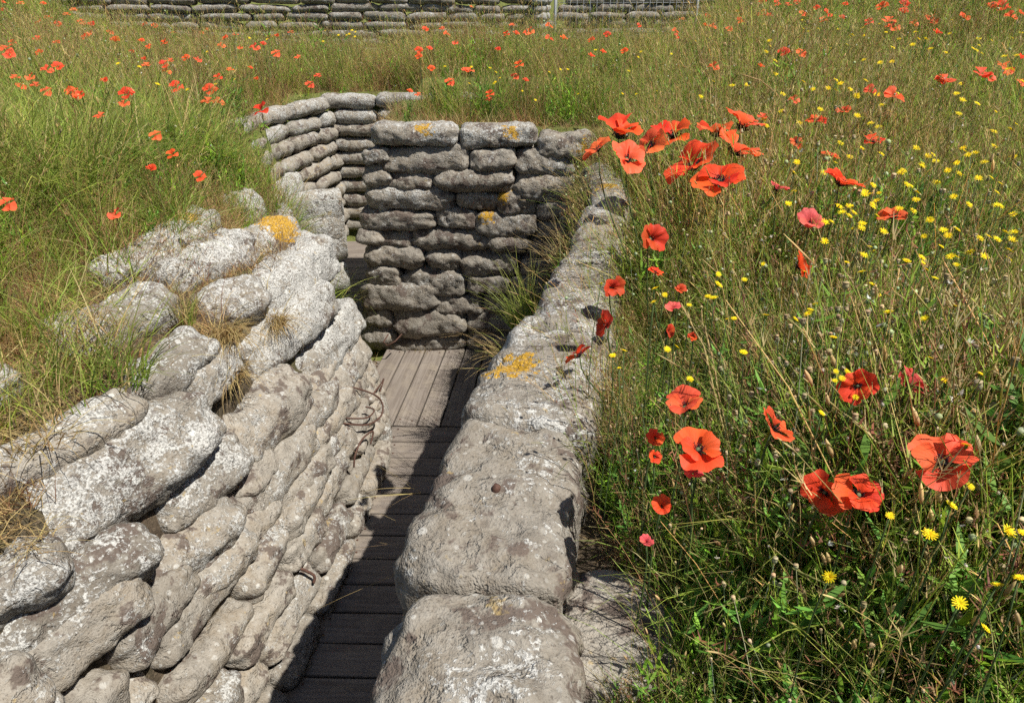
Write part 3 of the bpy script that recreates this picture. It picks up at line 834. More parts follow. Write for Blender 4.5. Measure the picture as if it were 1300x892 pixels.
def p_fleck(seed):
    r = random.Random(seed); b = PB_()
    for i in range(8):
        kind = r.choice(('white', 'brown', 'plantain', 'brown', 'twig', 'twig'))
        p, d = b.stem(disc(r, .12), r.uniform(0, 6.3), r.uniform(.2, .42), .0009, r.uniform(0, .4), r.uniform(-.2, .6), jit(r.choice((OLIVE, BROWN, RED_BR)), r), 4, 3)
        if kind == 'white':
            for k in range(5): b.blade(p, r.uniform(0, 6.3), .007, .004, r.uniform(.5, 1.4), .3, (.55, .54, .48), None, 1)
        elif kind == 'plantain' and i == 0: b.blob(p, d, r.uniform(.02, .03), .0034, jit(BROWN, r), (.10, .055, .035), sides=6)
        else:
            for k in range(9): b.blade(p - d * (.012 * k), r.uniform(0, 6.3), r.uniform(.008, .02), .0022, r.uniform(.3, 1.5), .5, jit(RED_BR if kind == 'brown' else BROWN, r), None, 1)
    return b.build('fleck_stems', M_GRASS)

KINDS = {
    'meadow_grass': ([p_fresh(i) for i in range(8)], 'fresh green grass growing over both banks of the trench'),
    'dry_grass': ([p_stems(50 + i, .35 + .08 * i) for i in range(8)], 'thin straw coloured flowering grass stems across the meadow'),
    'wild_herbs': ([p_herb(100 + i) for i in range(6)], 'low dark green leafy herbs between the grasses'),
    'brown_grass': ([p_brown(400 + i) for i in range(6)], 'dry red brown grass tufts near the edges of the trench'),
    'broad_leaf_weeds': ([p_broad(300 + i) for i in range(6)], 'broad leaved weeds low among the meadow grass'),
    'dead_thatch': ([p_thatch(150 + i) for i in range(5)], 'brown dead thatch along the upper edges of the trench'),
    'seed_heads': ([p_pods(200 + i) for i in range(6)], 'grey green poppy seed heads on thin stems in the meadow'),
    'weed_stems': ([p_fleck(250 + i) for i in range(6)], 'tiny white, brown and purple weed heads among the grasses'),
}
POINTS = {k: [] for k in KINDS}
def in_frame(p, mx=60, my=60):
    if depth(p) < .25: return False
    x, y = proj(p); return -mx < x < 1300 + mx and -my - 60 < y < 892 + my
rs = random.Random(77)
def pick_kind(x, y, d, r):
    a = noise.noise((x * .9, y * .9, 5.5)); b = noise.noise((x * 1.7, y * 1.7, 15.5))
    W = dict(meadow_grass=1.1, dry_grass=1.5, wild_herbs=.5, dead_thatch=.2, seed_heads=.2, weed_stems=.5, broad_leaf_weeds=.2, brown_grass=.12)
    if x < -.6 and y < 4.6:      # left bank: greener
        W.update(meadow_grass=3.4, dry_grass=.6, wild_herbs=.4, seed_heads=.1, weed_stems=.3, brown_grass=.45)
    if x > 0 and y < 2.6: W.update(wild_herbs=1.6, seed_heads=.45, meadow_grass=2.0, dry_grass=1.1)
    if x > 0 and y < 2.6: W['broad_leaf_weeds'] = 1.0
    if .2 < x < 1.1 and .9 < y < 2.1: W['seed_heads'] = 1.5; W['weed_stems'] = .8
    if .3 < x < 1.0 and 1.5 < y < 2.6: W['meadow_grass'] *= 1.9
    if x < -.3 and y > 4.6: W['weed_stems'] *= 2.2
    if x > 0 and y < 1.15: W.update(wild_herbs=2.0, meadow_grass=1.6, dry_grass=.7)
    if y > 4.2: W.update(dry_grass=2.0, meadow_grass=.9)
    if x < -.2 and y > 4.6: W['brown_grass'] = .9
    if d < .5: W['dead_thatch'] += 1.0; W['meadow_grass'] *= .55; W['brown_grass'] += 1.6 if y > 1.8 else .25
    if noise.noise((x * 1.1, y * 1.1, 44)) > .25 and y > 2.2: W['brown_grass'] *= 5
    W['meadow_grass'] *= max(.15, 1 + 1.6 * a); W['dry_grass'] *= max(.2, 1 - 1.1 * a + .5 * b) * (2.2 if b > .22 else 1); W['dead_thatch'] *= (4 if b > .28 else 1); W['wild_herbs'] *= max(.2, 1 + 1.2 * b)
    t = r.random() * sum(W.values())
    for k, w in W.items():
        t -= w
        if t <= 0: return k
    return 'dry_grass'
def edge_min(x, y):
    """how far from the foot of the trench walls the plants begin"""
    if near_left(x, y):
        e = .72 if y > 2.3 else .74
        return (e if y < 3.0 else lerp(e, .30, ss(3.0, 3.8, y))) + .10 * noise.noise((y * 3, 2, 1))
    if y > 4.1 and x < 1.0: return .26 if y < 5 else .34
    return .40 if y < 1.6 else lerp(.40, .07, ss(1.5, 2.4, y))
def add_points(n, rad0, rad1, dens_scale=1.0, smul=1.0):
    cnt = 0; tries = 0
    while cnt < n and tries < n * 12:
        tries += 1
        a = rs.uniform(-1.05, 1.05); rr_ = math.sqrt(rs.uniform(rad0 ** 2, rad1 ** 2))
        x, y = rr_ * math.sin(a), rr_ * math.cos(a)
        d = df(x, y)
        e = edge_min(x, y)
        if d < e: continue
        if y > 12.6 and -8.5 < x < 3.0: continue
        if .05 < x < .75 and y < .95 and slab_in(x, y): continue
        z = ground(x, y)
        if not in_frame((x, y, z + .2), 430, 260): continue
        ramp_ = ss(e, e + .45, d)
        if rs.random() > .55 + .45 * ramp_: continue
        k = pick_kind(x, y, d - e + .2, rs)
        sc = rs.uniform(.75, 1.2) * smul * (.55 + .45 * ramp_) * (1 + .6 * noise.noise((x * 1.6, y * 1.6, 31)))
        if k == 'meadow_grass' and x < -1.0 and y < 4.6: sc *= 1.2
        cd = math.hypot(x, y)
        if cd < .75: sc *= max(.35, cd / .75)
        POINTS[k].append((x, y, z, rs.uniform(-.1, .1), rs.uniform(-.1, .1), rs.uniform(0, 6.283), sc, rs.randrange(1000)))
        cnt += 1
SLB = [at_z(*p, 1.235) for p in [(715, 735), (790, 720), (868, 775), (872, 892), (700, 892)]]
def slab_in(x, y):
    c = False; n = len(SLB)
    for i in range(n):
        a, b = SLB[i], SLB[i - 1]
        if (a.y > y) != (b.y > y) and x < (b.x - a.x) * (y - a.y) / (b.y - a.y) + a.x: c = not c
    return c
add_points(3500, .35, 2.0)
add_points(4800, 2.0, 4.2, smul=1.08)
add_points(5200, 4.2, 8.0, smul=1.22)
add_points(3200, 8.0, 11.0, smul=1.45)
add_points(2600, 11.0, 16.0, smul=1.6)
for _ in range(800):   # dead straw caught between the top bags of the left wall
    x = rs.uniform(-2.4, -.9); y = rs.uniform(.9, 3.4); d = df(x, y)
    if not .40 < d < .85 or not near_left(x, y): continue
    POINTS['dead_thatch'].append((x, y, ground(x, y), rs.uniform(-.2, .2), rs.uniform(.1, .5), rs.uniform(0, 6.283), rs.uniform(.6, 1.25), rs.randrange(1000)))
for _ in range(320):   # rough grass leaning over the top bags of the left wall
    x = rs.uniform(-2.6, -.9); y = rs.uniform(.8, 4.2); d = df(x, y); e = edge_min(x, y)
    if not (e - .16 < d < e + .12) or not near_left(x, y): continue
    POINTS[rs.choice(('meadow_grass', 'meadow_grass', 'brown_grass', 'dry_grass'))].append((x, y, ground(x, y), rs.uniform(-.3, .3), rs.uniform(.1, .75), rs.uniform(-.5, .5), rs.uniform(.6, 1.05), rs.randrange(1000)))
for _ in range(230):   # stems and litter overhanging the meadow side of the coping
    y = rs.uniform(1.25, 3.9); x = float(np.interp(y, [1.2, 1.6, 2.3, 3.0, 3.9], [.20, .27, .37, .45, .54])) + rs.uniform(-.07, .06)
    k = rs.choice(('dead_thatch', 'brown_grass', 'dry_grass', 'seed_heads', 'meadow_grass'))
    POINTS[k].append((x, y, 1.30 - (.12 if k != 'dead_thatch' else 0), rs.uniform(-.3, .3), rs.uniform(-.75, -.15), rs.choice((0, 0, 1)) * rs.uniform(-.8, .8), rs.uniform(.5, .9), rs.randrange(1000)))
for _ in range(150):   # dry litter in the corners of the trench floor
    x = rs.uniform(-1.2, .4); y = rs.uniform(.6, 4.2); d = df(x, y)
    if not -.09 < d < -.01: continue
    POINTS['dead_thatch'].append((x, y, .0, rs.uniform(-.2, .2), rs.uniform(-.2, .2), rs.uniform(0, 6.283), rs.uniform(.25, .6), rs.randrange(1000)))
# thatch fringe right along the wall tops
for _ in range(1500):
    x = rs.uniform(-2.6, 1.0); y = rs.uniform(.5, 5.2); d = df(x, y); e = edge_min(x, y)
    if not (e - .08 < d < e + .2) or slab_in(x, y): continue
    POINTS['dead_thatch'].append((x, y, ground(x, y), rs.uniform(-.2, .2), rs.uniform(-.2, .2), rs.uniform(0, 6.283), rs.uniform(.6, 1.1), rs.randrange(1000)))

def scatter(name, meshes, label, pts):
    """one mesh of every clump of this kind, each turned, sized and tinted a little differently"""
    P = []
    for me in meshes:
        nv, nl, npo = len(me.vertices), len(me.loops), len(me.polygons)
        co = np.empty(nv * 3, 'f'); me.vertices.foreach_get('co', co)
        lv = np.empty(nl, np.int32); me.loops.foreach_get('vertex_index', lv)
        lt = np.empty(npo, np.int32); me.polygons.foreach_get('loop_total', lt)
        cc = np.empty(nv * 4, 'f'); me.color_attributes['Col'].data.foreach_get('color', cc)
        P.append((co.reshape(-1, 3), lv, lt, cc.reshape(-1, 4)))
    rg = np.random.default_rng(len(name)); CO, LV, LT, CC = [], [], [], []; base = 0
    for (x, y, z, rx, ry, rz, sc, ix) in pts:
        co, lv, lt, cc = P[ix % len(P)]
        Mx = np.array(Euler((rx, ry, rz)).to_matrix(), 'f') * sc
        CO.append(co @ Mx.T + np.array((x, y, z), 'f')); LV.append(lv + base); LT.append(lt); base += len(co)
        k = rg.uniform(.75, 1.55); h_ = rg.uniform(-.10, .10)
        CC.append(cc * np.array((k * (1 + h_), k, k * (1 - h_ * .5), 1), 'f'))
    CO, LV, LT, CC = (np.concatenate(q) for q in (CO, LV, LT, CC))
    me = bpy.data.meshes.new(name)
    me.vertices.add(len(CO)); me.vertices.foreach_set('co', CO.ravel().astype('f'))
    me.loops.add(len(LV)); me.loops.foreach_set('vertex_index', LV.astype(np.int32))
    me.polygons.add(len(LT)); st = np.zeros(len(LT), np.int32); st[1:] = np.cumsum(LT)[:-1]
    me.polygons.foreach_set('loop_start', st); me.polygons.foreach_set('use_smooth', np.ones(len(LT), bool))
    me.update(calc_edges=False)
    at = me.color_attributes.new('Col', 'FLOAT_COLOR', 'POINT'); at.data.foreach_set('color', CC.ravel().astype('f'))
    me.materials.append(meshes[0].materials[0])
    o = link(name, me); tag(o, label, 'grass' if 'grass' in name else 'plants', None, 'stuff')
    print(name, len(pts), len(LT))
for k, (ms, lab) in KINDS.items():
    if POINTS[k]: scatter(k, ms, lab, POINTS[k])

# ---- single tufts that can be told apart
def tuft(name, p, n, ln, w, spread, cols, label, rad=.06, droop=(.2, 1.4), bias=None, bk=.6, seed=1, lean=(.05, .5)):
    r = random.Random(seed); b = PB_()
    for i in range(n):
        a = r.uniform(0, 6.3)
        if bias is not None and r.random() < bk: a = bias + r.uniform(-.9, .9)
        base = disc(r, rad); base.x *= spread
        c = jit(r.choice(cols), r)
        b.blade(base, a, r.uniform(*ln), r.uniform(w * .6, w), r.uniform(*lean), r.uniform(*droop), c, tuple(lerp(x, y, .4) for x, y in zip(c, STRAW)), 5, r.uniform(0, 3))
    o = link(name, b.build(name, M_GRASS)); o.location = p
    tag(o, label, 'grass tuft', 'single tufts growing out of the walls'); return o
GB_ = (.21, .31, .05); G4 = [GB_, GREEN, GB_, GREEN2, OLIVE]; S4 = [STRAW, STRAW, BROWN, (.50, .36, .17)]
h = lambda x, y: hit_left(x, y) + Vector((0, 0, .01))
tuft('grass_tuft', h(118, 486), 210, (.14, .40), .005, 1.7, G4 + [STRAW], 'large green grass tuft spilling over the left wall', .10, (.4, 1.5), .3, .6, 1, (.1, .9))
tuft('grass_tuft', h(40, 520), 130, (.08, .22), .0035, 1.6, G4 + S4, 'sparser mixed grass tuft beside the large green one on the left wall', .10, seed=2)
tuft('grass_tuft', h(238, 412), 60, (.08, .2), .0035, 1.0, G4 + S4, 'small green tuft on the pale bags below the whitish top bag', .03, (.2, 1.2), seed=3)
tuft('straw_tuft', h(288, 430), 260, (.10, .24), .0036, 1.0, S4, 'dry straw tuft hanging above the small whitish wedged bag', .05, (.8, 2.2), -.9, .8, 4, (.3, 1.2))
tuft('straw_tuft', h(296, 478), 160, (.08, .22), .0034, 1.0, S4, 'dry straw strands hanging beside the small whitish wedged bag', .04, (.8, 2.2), -.9, .8, 24, (.3, 1.2))
tuft('straw_tuft', h(350, 412), 220, (.08, .20), .0034, 1.0, S4, 'dry straw tuft hanging below the torn bag near the corner', .04, (.8, 2.2), -.9, .8, 5, (.3, 1.2))
tuft('straw_tuft', h(8, 560), 220, (.06, .18), .0036, 1.8, S4, 'dry straw patch on the long sagging bag of the left wall', .10, (.5, 1.8), seed=6, lean=(.4, 1.3))
tuft('straw_tuft', h(80, 420), 220, (.06, .2), .0034, 2.0, S4 + [RED_BR], 'brown dry patch behind the large green tuft on the left wall', .11, (.5, 1.8), seed=7, lean=(.2, 1.3))
tuft('straw_tuft', h(10, 690), 110, (.05, .15), .0026, 1.8, S4, 'thin straw patch in the dark gap of the left wall', .06, (.5, 1.8), seed=14, lean=(.6, 1.4))
tuft('grass_tuft', at_z(668, 425, .72), 170, (.15, .50), .0055, 1.0, G4 + [OLIVE], 'tall green grass tuft standing in the shaded right corner of the trench', .06, (.1, 1.3), math.pi, .45, 8, (0, .5))
tuft('straw_tuft', at_z(645, 455, .80), 60, (.15, .36), .003, 1.0, S4 + [OLIVE], 'pale stems hanging over the boards beneath the tall green corner tuft', .05, (.8, 2.0), math.pi, .85, 9, (.5, 1.2))
tuft('straw_tuft', at_z(722, 345, 1.12), 90, (.12, .34), .003, 1.0, S4, 'wiry straw tuft in the shaded corner under the tall red poppies', .05, (.2, 1.4), math.pi, .4, 10, (.1, 1.0))
tuft('straw_tuft', at_z(756, 240, 1.33), 150, (.06, .18), .0028, 1.0, S4 + [BROWN], 'brown dry clump where the parapet meets the middle block', .07, (.5, 2.0), seed=11, lean=(.3, 1.3))
tuft('straw_tuft', at_z(440, 760, .85) + Vector((.28, 0, .15)), 9, (.15, .32), .0022, 1.0, S4, 'few pale straws sticking out over the shaded boards beside the front bag', .03, (.0, .8), math.pi, 1.0, 12, (1.0, 1.6))
tuft('straw_tuft', at_z(478, 655, .95) + Vector((.12, 0, .1)), 8, (.12, .28), .0022, 1.0, S4, 'short pale straws poking over the boards beneath the biggest parapet bag', .03, (.0, .8), math.pi, 1.0, 13, (.9, 1.6))
# broad dark shoots
# ------------------------------------------------------------------ poppies
RED, RED2, RED3, PINK = (.84, .078, .018), (.88, .135, .045), (.58, .050, .014), (.76, .11, .10)
def petal_mesh(seed, cup, ruff, wide, red, nu=10, nv=21):
    """one petal, radius 1, base at origin, pointing along +X, cup = how steeply it rises"""
    r = random.Random(seed); v, f, c = [], [], []
    k1, k2, ph = r.uniform(2, 3.2), r.uniform(5, 8), r.uniform(0, 6)
    for i in range(nu + 1):
        u = i / nu
        for j in range(nv):
            s = j / (nv - 1) * 2 - 1
            rr0 = u * (1 - .16 * abs(s) ** 3 * u) * (1 + .05 * u * math.sin(k2 * s * 1.4 + ph))
            a = s * wide * (.42 + .58 * min(1, u * 1.6))
            th = cup * (1 - .35 * u * u)
            rad = rr0 * math.cos(th); z = rr0 * math.sin(th) * (1 - .15 * u)
            z += ruff * u * u * (math.sin(k1 * s * 1.3 + ph) * .075 + math.sin(k2 * s * 1.5 + ph * 2 + u * 2) * .025 + math.sin(k2 * s * 4.3 + ph) * .012)
            z += .16 * u * s * s * math.cos(cup)
            v.append((rad * math.cos(a), rad * math.sin(a), z))
            dk = max(0, 1 - u / .30) if abs(s) < .85 else 0
            vein = 1 + .10 * math.sin(s * 40 + ph)
            q = tuple(x * vein * (1 + .25 * (u - .5)) + e_ * u * u for x, e_ in zip(red, (.02, .03, .02)))
            c.append(tuple(lerp(x, y, min(1, dk * 1.6)) for x, y in zip(q, (.02, .008, .012))))
    for i in range(nu):
        for j in range(nv - 1):
            f.append((i * nv + j, i * nv + j + 1, (i + 1) * nv + j + 1, (i + 1) * nv + j))
    return mesh('petal', v, f, [M_PETAL], True, c)
CUPS = {'open': (.25, .85, 1.5), 'cup': (.95, 1.2, 1.2), 'bowl': (.5, 1.0, 1.5), 'wilt': (-.6, .3, 2.4), 'bud': (1.35, 1.45, .4)}
PET = {}
for k, (c0, c1, ruf) in CUPS.items():
    for ci, col in enumerate((RED, RED2, RED3, PINK)):
        PET[k, ci] = [petal_mesh(hash((len(k) * 31 + q * 7 + ci)) % 9999, lerp(c0, c1, q / 4), ruf, 1.12 if k != 'wilt' else .7, col) for q in range(5)]
def centre_mesh():
    b = PB_(); r = random.Random(4)
    b.blob(Vector((0, 0, -.02)), Vector((0, 0, 1)), .20, .095, (.05, .07, .03), (.12, .14, .07), prof=POD, sides=9)
    for i in range(90):
        a = r.uniform(0, 6.3)
        p, d = b.stem(Vector((math.cos(a) * .06, math.sin(a) * .06, 0)), a, r.uniform(.13, .30), .007, r.uniform(.3, 1.25), -.2, (.02, .012, .02), 2, 3)
        b.blob(p, d, .045, .022, (.025, .016, .025), sides=4)
    return b.build('centre', M_POD)
CENTRE = centre_mesh()
def orient(az, tilt):
    """head axis leans by tilt from vertical towards azimuth az"""
    ax = Vector((math.sin(tilt) * math.cos(az), math.sin(tilt) * math.sin(az), math.cos(tilt)))
    return Vector((0, 0, 1)).rotation_difference(ax)
CAM_AZ = lambda p: math.atan2(-p.y, -p.x)
def stem_to(root, head, seed, r0=.0016, droop=False, col=(.10, .15, .05)):
    r = random.Random(seed); b = PB_()
    P0 = Vector((0, 0, 0)); P3 = head
    P1 = P0 + Vector((r.uniform(-.03, .03), r.uniform(-.03, .03), head.z * .4)); P2 = P3 - Vector((r.uniform(-.02, .02), r.uniform(-.02, .02), head.z * .3))
    pts = [P0 * (1 - t) ** 3 + P1 * 3 * t * (1 - t) ** 2 + P2 * 3 * t * t * (1 - t) + P3 * t ** 3 for t in np.linspace(0, 1, 9)]
    tube(pts, [lerp(r0 * 1.2, r0, i / 8) for i in range(9)], 5, b.v, b.f); b.c = [col] * len(b.v)
    link('stem', b.build('stem', M_HERB), root)
def surf(x, y, hh):
    """where the line of sight comes down to the flower tops, hh above the ground"""
    d = ray(x, y); t = .55; o = Vector((0, 0, CAM_H))
    while t < 22:
        p = o + d * t
        dd = df(p.x, p.y)
        g = field(p.x, p.y, max(dd, .3)) if dd > .12 else -.06
        if p.z < g + hh: return p, g
        t += .01 + t * .003
    return p, g
PG = 'red poppies in bloom'
def poppy(x, y, wpx, kind, az, tilt, ci, label, hh=.45, seed=None, n=4, off=None):
    seed = seed or int(x * 7 + y)
    r = random.Random(seed)
    if off: x0 = x; p, g = surf(x + off, y, hh); p = Vector((0, 0, CAM_H)) + ray(x, y) * depth(p)
    else: p, g = surf(x, y, hh)
    D = depth(p)
    lean = Vector((.0, 0, 0))
    if off:
        q_ = Vector((0, 0, CAM_H)) + ray(x + off, y) * depth(p); lean = Vector((q_.x - p.x, q_.y - p.y, 0)); g = ground(q_.x, q_.y)
    width = {'open': 2.0, 'bowl': 1.75, 'cup': 1.25, 'wilt': 1.5, 'bud': .6}[kind]
    if az is None and tilt < 1.0 and kind in ('open', 'bowl', 'cup'): az, tilt = -math.pi / 2 + r.uniform(-1.6, 1.6), tilt * .65
    rad = wpx / F_PX * D / width
    root = empty('poppy', (p.x + lean.x, p.y + lean.y, g)); tag(root, label, 'poppy', PG)
    head = Vector((-lean.x, -lean.y, p.z - g))
    q = orient(az if az is not None else CAM_AZ(p), tilt)
    if kind != 'bud':
        stem_to(root, head, seed, .0017 if D < 2 else .002)
    else: stem_to(root, head, seed)
    a0 = r.uniform(0, 6.3)
    for i in range(n):
        me = PET[kind, ci][(0, 3, 1, 4)[i] if n == 4 else i]
        o = link('petal', me, root)
        z = Euler((r.uniform(-.12, .12), r.uniform(-.14, .14), a0 + i * 2 * math.pi / n + r.uniform(-.2, .2))).to_quaternion()
        o.rotation_mode = 'QUATERNION'; o.rotation_quaternion = q @ z; o.location = head + q @ Vector((0, 0, .03 * rad * (i % 2)))
        s = rad * (.90 if i % 2 else 1.06) * r.uniform(.88, 1.08); o.scale = (s, s, s)
    if kind != 'bud':
        o = link('centre', CENTRE, root); o.rotation_mode = 'QUATERNION'; o.rotation_quaternion = q; o.location = head; o.scale = (rad,) * 3
    return root
NEAR = [
    # x, y, width px, kind, azimuth of lean (None: to the camera), tilt, colour, label, height
    (785, 176, 32, 'cup', None, .35, 0, 'upright poppy crowning the trio beside the end of the parapet', .50),
    (760, 192, 28, 'open', 3.0, .6, 1, 'poppy on the trench side of the trio beside the end of the parapet', .50),
    (794, 205, 34, 'bowl', None, .9, 1, 'lowest poppy of the trio beside the end of the parapet', .48),
    (827, 187, 34, 'open', 3.4, .7, 1, 'poppy of a close pair, on the side of the parapet trio', .50),
    (856, 176, 42, 'bowl', None, .6, 0, 'larger poppy of the close pair above the middle of the tall clump', .50),
    (908, 174, 38, 'bowl', 1.2, .3, 1, 'smooth rounded poppy topping the five-flower clump', .52),
    (940, 166, 28, 'cup', 0, .3, 1, 'small pinkish poppy just outside the five-flower clump', .5),
    (930, 196, 46, 'bowl', 0.2, .6, 1, 'broad poppy on the meadow side of the five-flower clump', .5),
    (884, 214, 46, 'bowl', 3.3, .6, 0, 'poppy on the trench side of the five-flower clump', .5),
    (914, 234, 50, 'open', None, .55, 0, 'lowest and widest poppy of the five-flower clump', .48),
    (823, 304, 28, 'cup', -1.0, 1.1, 2, 'drooping dark red poppy below the tall clump', .42),
    (1036, 155, 22, 'open', None, .4, 0, 'small flat poppy up the slope from the bright red wide one', .45),
    (1070, 143, 18, 'bowl', None, .4, 1, 'tiny poppy with a yellow flower touching its top', .45),
    (1011, 180, 14, 'wilt', None, .7, 1, 'faded thin poppy standing between two clumps', .45),
    (1054, 199, 22, 'open', None, .5, 1, 'pale orange small poppy above the bright red wide one', .45),
    (1109, 182, 28, 'open', None, .25, 0, 'flat capped poppy at the lower end of a long bent stem', .45),
    (1065, 236, 46, 'bowl', .3, .35, 0, 'bright red wide poppy alone in the middle of the meadow', .48),
    (1027, 287, 24, 'cup', None, .7, 3, 'crimson half closed poppy beneath the bright red wide one', .42),
    (1133, 278, 30, 'bowl', None, .6, 1, 'faded salmon poppy standing free in the middle meadow', .44),
    (1011, 338, 36, 'bowl', 0, 1.2, 0, 'poppy turned on edge among yellow flowers', .42),
    (985, 243, 18, 'cup', None, .6, 3, 'little pink poppy beside the five-flower clump', .45),
    (832, 347, 22, 'open', None, .7, 0, 'small ragged poppy among seed pods beside the parapet', .38),
    (774, 365, 22, 'cup', -1.2, 1.25, 2, 'drooping dark poppy leaning over the pale parapet bag', .36),
    (863, 369, 11, 'cup', None, .9, 2, 'tiny orange poppy petal cluster among seed pods', .38),
    (880, 428, 12, 'bowl', None, .8, 0, 'tiny vivid red poppy behind two long straw stems', .36),
    (845, 421, 15, 'cup', -.6, 1.2, 2, 'withered dull red poppy above two yellow flowers', .34),
    (774, 413, 24, 'cup', 3.4, 1.3, 2, 'dark shrivelled poppy hanging beside the rough parapet bag', .32),
    (736, 453, 40, 'open', 2.6, .85, 0, 'orange red poppy leaning over the rough parapet bag', .26),
    (870, 521, 40, 'cup', None, .35, 1, 'salmon cup-shaped poppy above the wide open one', .40),
    (886, 573, 62, 'open', None, .55, 0, 'wide bowl-like poppy lit from behind in the front meadow', .38),
    (980, 546, 58, 'open', .2, .75, 1, 'ruffled orange poppy beside the two long straw stems', .42),
    (833, 556, 16, 'cup', -2.0, .9, 0, 'upper of two small crumpled poppies beside the biggest parapet bag', .33),
    (830, 580, 18, 'bowl', -.8, 1.0, 0, 'lower of two small crumpled poppies beside the biggest parapet bag', .31),
    (840, 645, 22, 'cup', None, .6, 0, 'small poppy low in the dark herbs above the slab', .30),
    (1089, 490, 42, 'bowl', None, 1.2, 0, 'tall oval poppy facing the viewer with a green pod before it', .42),
    (1152, 490, 44, 'bowl', .1, .9, 3, 'wilted pink poppy bending over, behind the largest poppy', .40),
    (1196, 590, 80, 'open', None, .70, 1, 'largest poppy, three broad petals spread around a dark centre', .42),
    (1047, 624, 46, 'bowl', None, 1.15, 0, 'poppy facing the viewer, the trench-side flower of the front pair', .38),
    (1088, 629, 50, 'bowl', None, .95, 0, 'frilly poppy, the outer flower of the front pair', .38),
]
for i, a in enumerate(NEAR): poppy(a[0], a[1], a[2] * (1.42 if i < 10 else 1.08), *a[3:8], hh=a[8] + (.10 if i < 3 else 0), off={774: 62, 736: 85, 760: 75, 785: 52, 794: 50, 827: 22, 823: 25, 832: 25}.get(a[0]))
for (x, y, w, lab, hh) in [(878, 607, 12, 'closed crimson poppy bud below the wide bowl-like flower', .33), (854, 396, 9, 'closed magenta poppy bud among the seed pods', .34), (820, 690, 9, 'closed red poppy bud in the dark herbs above the slab', .26)]:
    poppy(x, y, w, 'bud', None, .2, 3, lab, hh=hh)

# far poppies: one mesh each
def far_poppy_mesh(seed, kind, ci):
    r = random.Random(seed); v, f, c, mi = [], [], [], []
    c0, c1, ru = CUPS[kind]
    for i in range(4):
        me = petal_mesh(seed + i, r.uniform(c0, c1), ru, .9, (RED, RED2, RED3, PINK)[ci], 4, 6)
        Mx = Matrix.Translation((0, 0, 9.5)) @ orient(r.uniform(-2.6, -.5), r.uniform(.2, .8)).to_matrix().to_4x4() @ Matrix.Rotation(i * math.pi / 2 + r.uniform(-.2, .2), 4, 'Z')
        b0 = len(v); cc = me.color_attributes['Col'].data
        v += [Mx @ q.co for q in me.vertices]; c += [tuple(q.color)[:3] for q in cc]
        f += [tuple(b0 + k for k in p.vertices) for p in me.polygons]
        bpy.data.meshes.remove(me)
    mi = [0] * len(f); b0 = len(v)
    tube([(0, 0, 0), (.3, .1, 4), (.1, 0, 8), (0, 0, 9.5)], .035, 4, v, f); c += [(.10, .14, .05)] * (len(v) - b0); mi += [1] * (len(f) - len(mi))
    return mesh('poppy', v, f, [M_PETAL, M_HERB], True, c, mi)
FP = [far_poppy_mesh(500 + 9 * i, k, ci) for i, (k, ci) in enumerate([('open', 0), ('bowl', 1), ('cup', 0), ('open', 1), ('bowl', 0), ('wilt', 1)])]
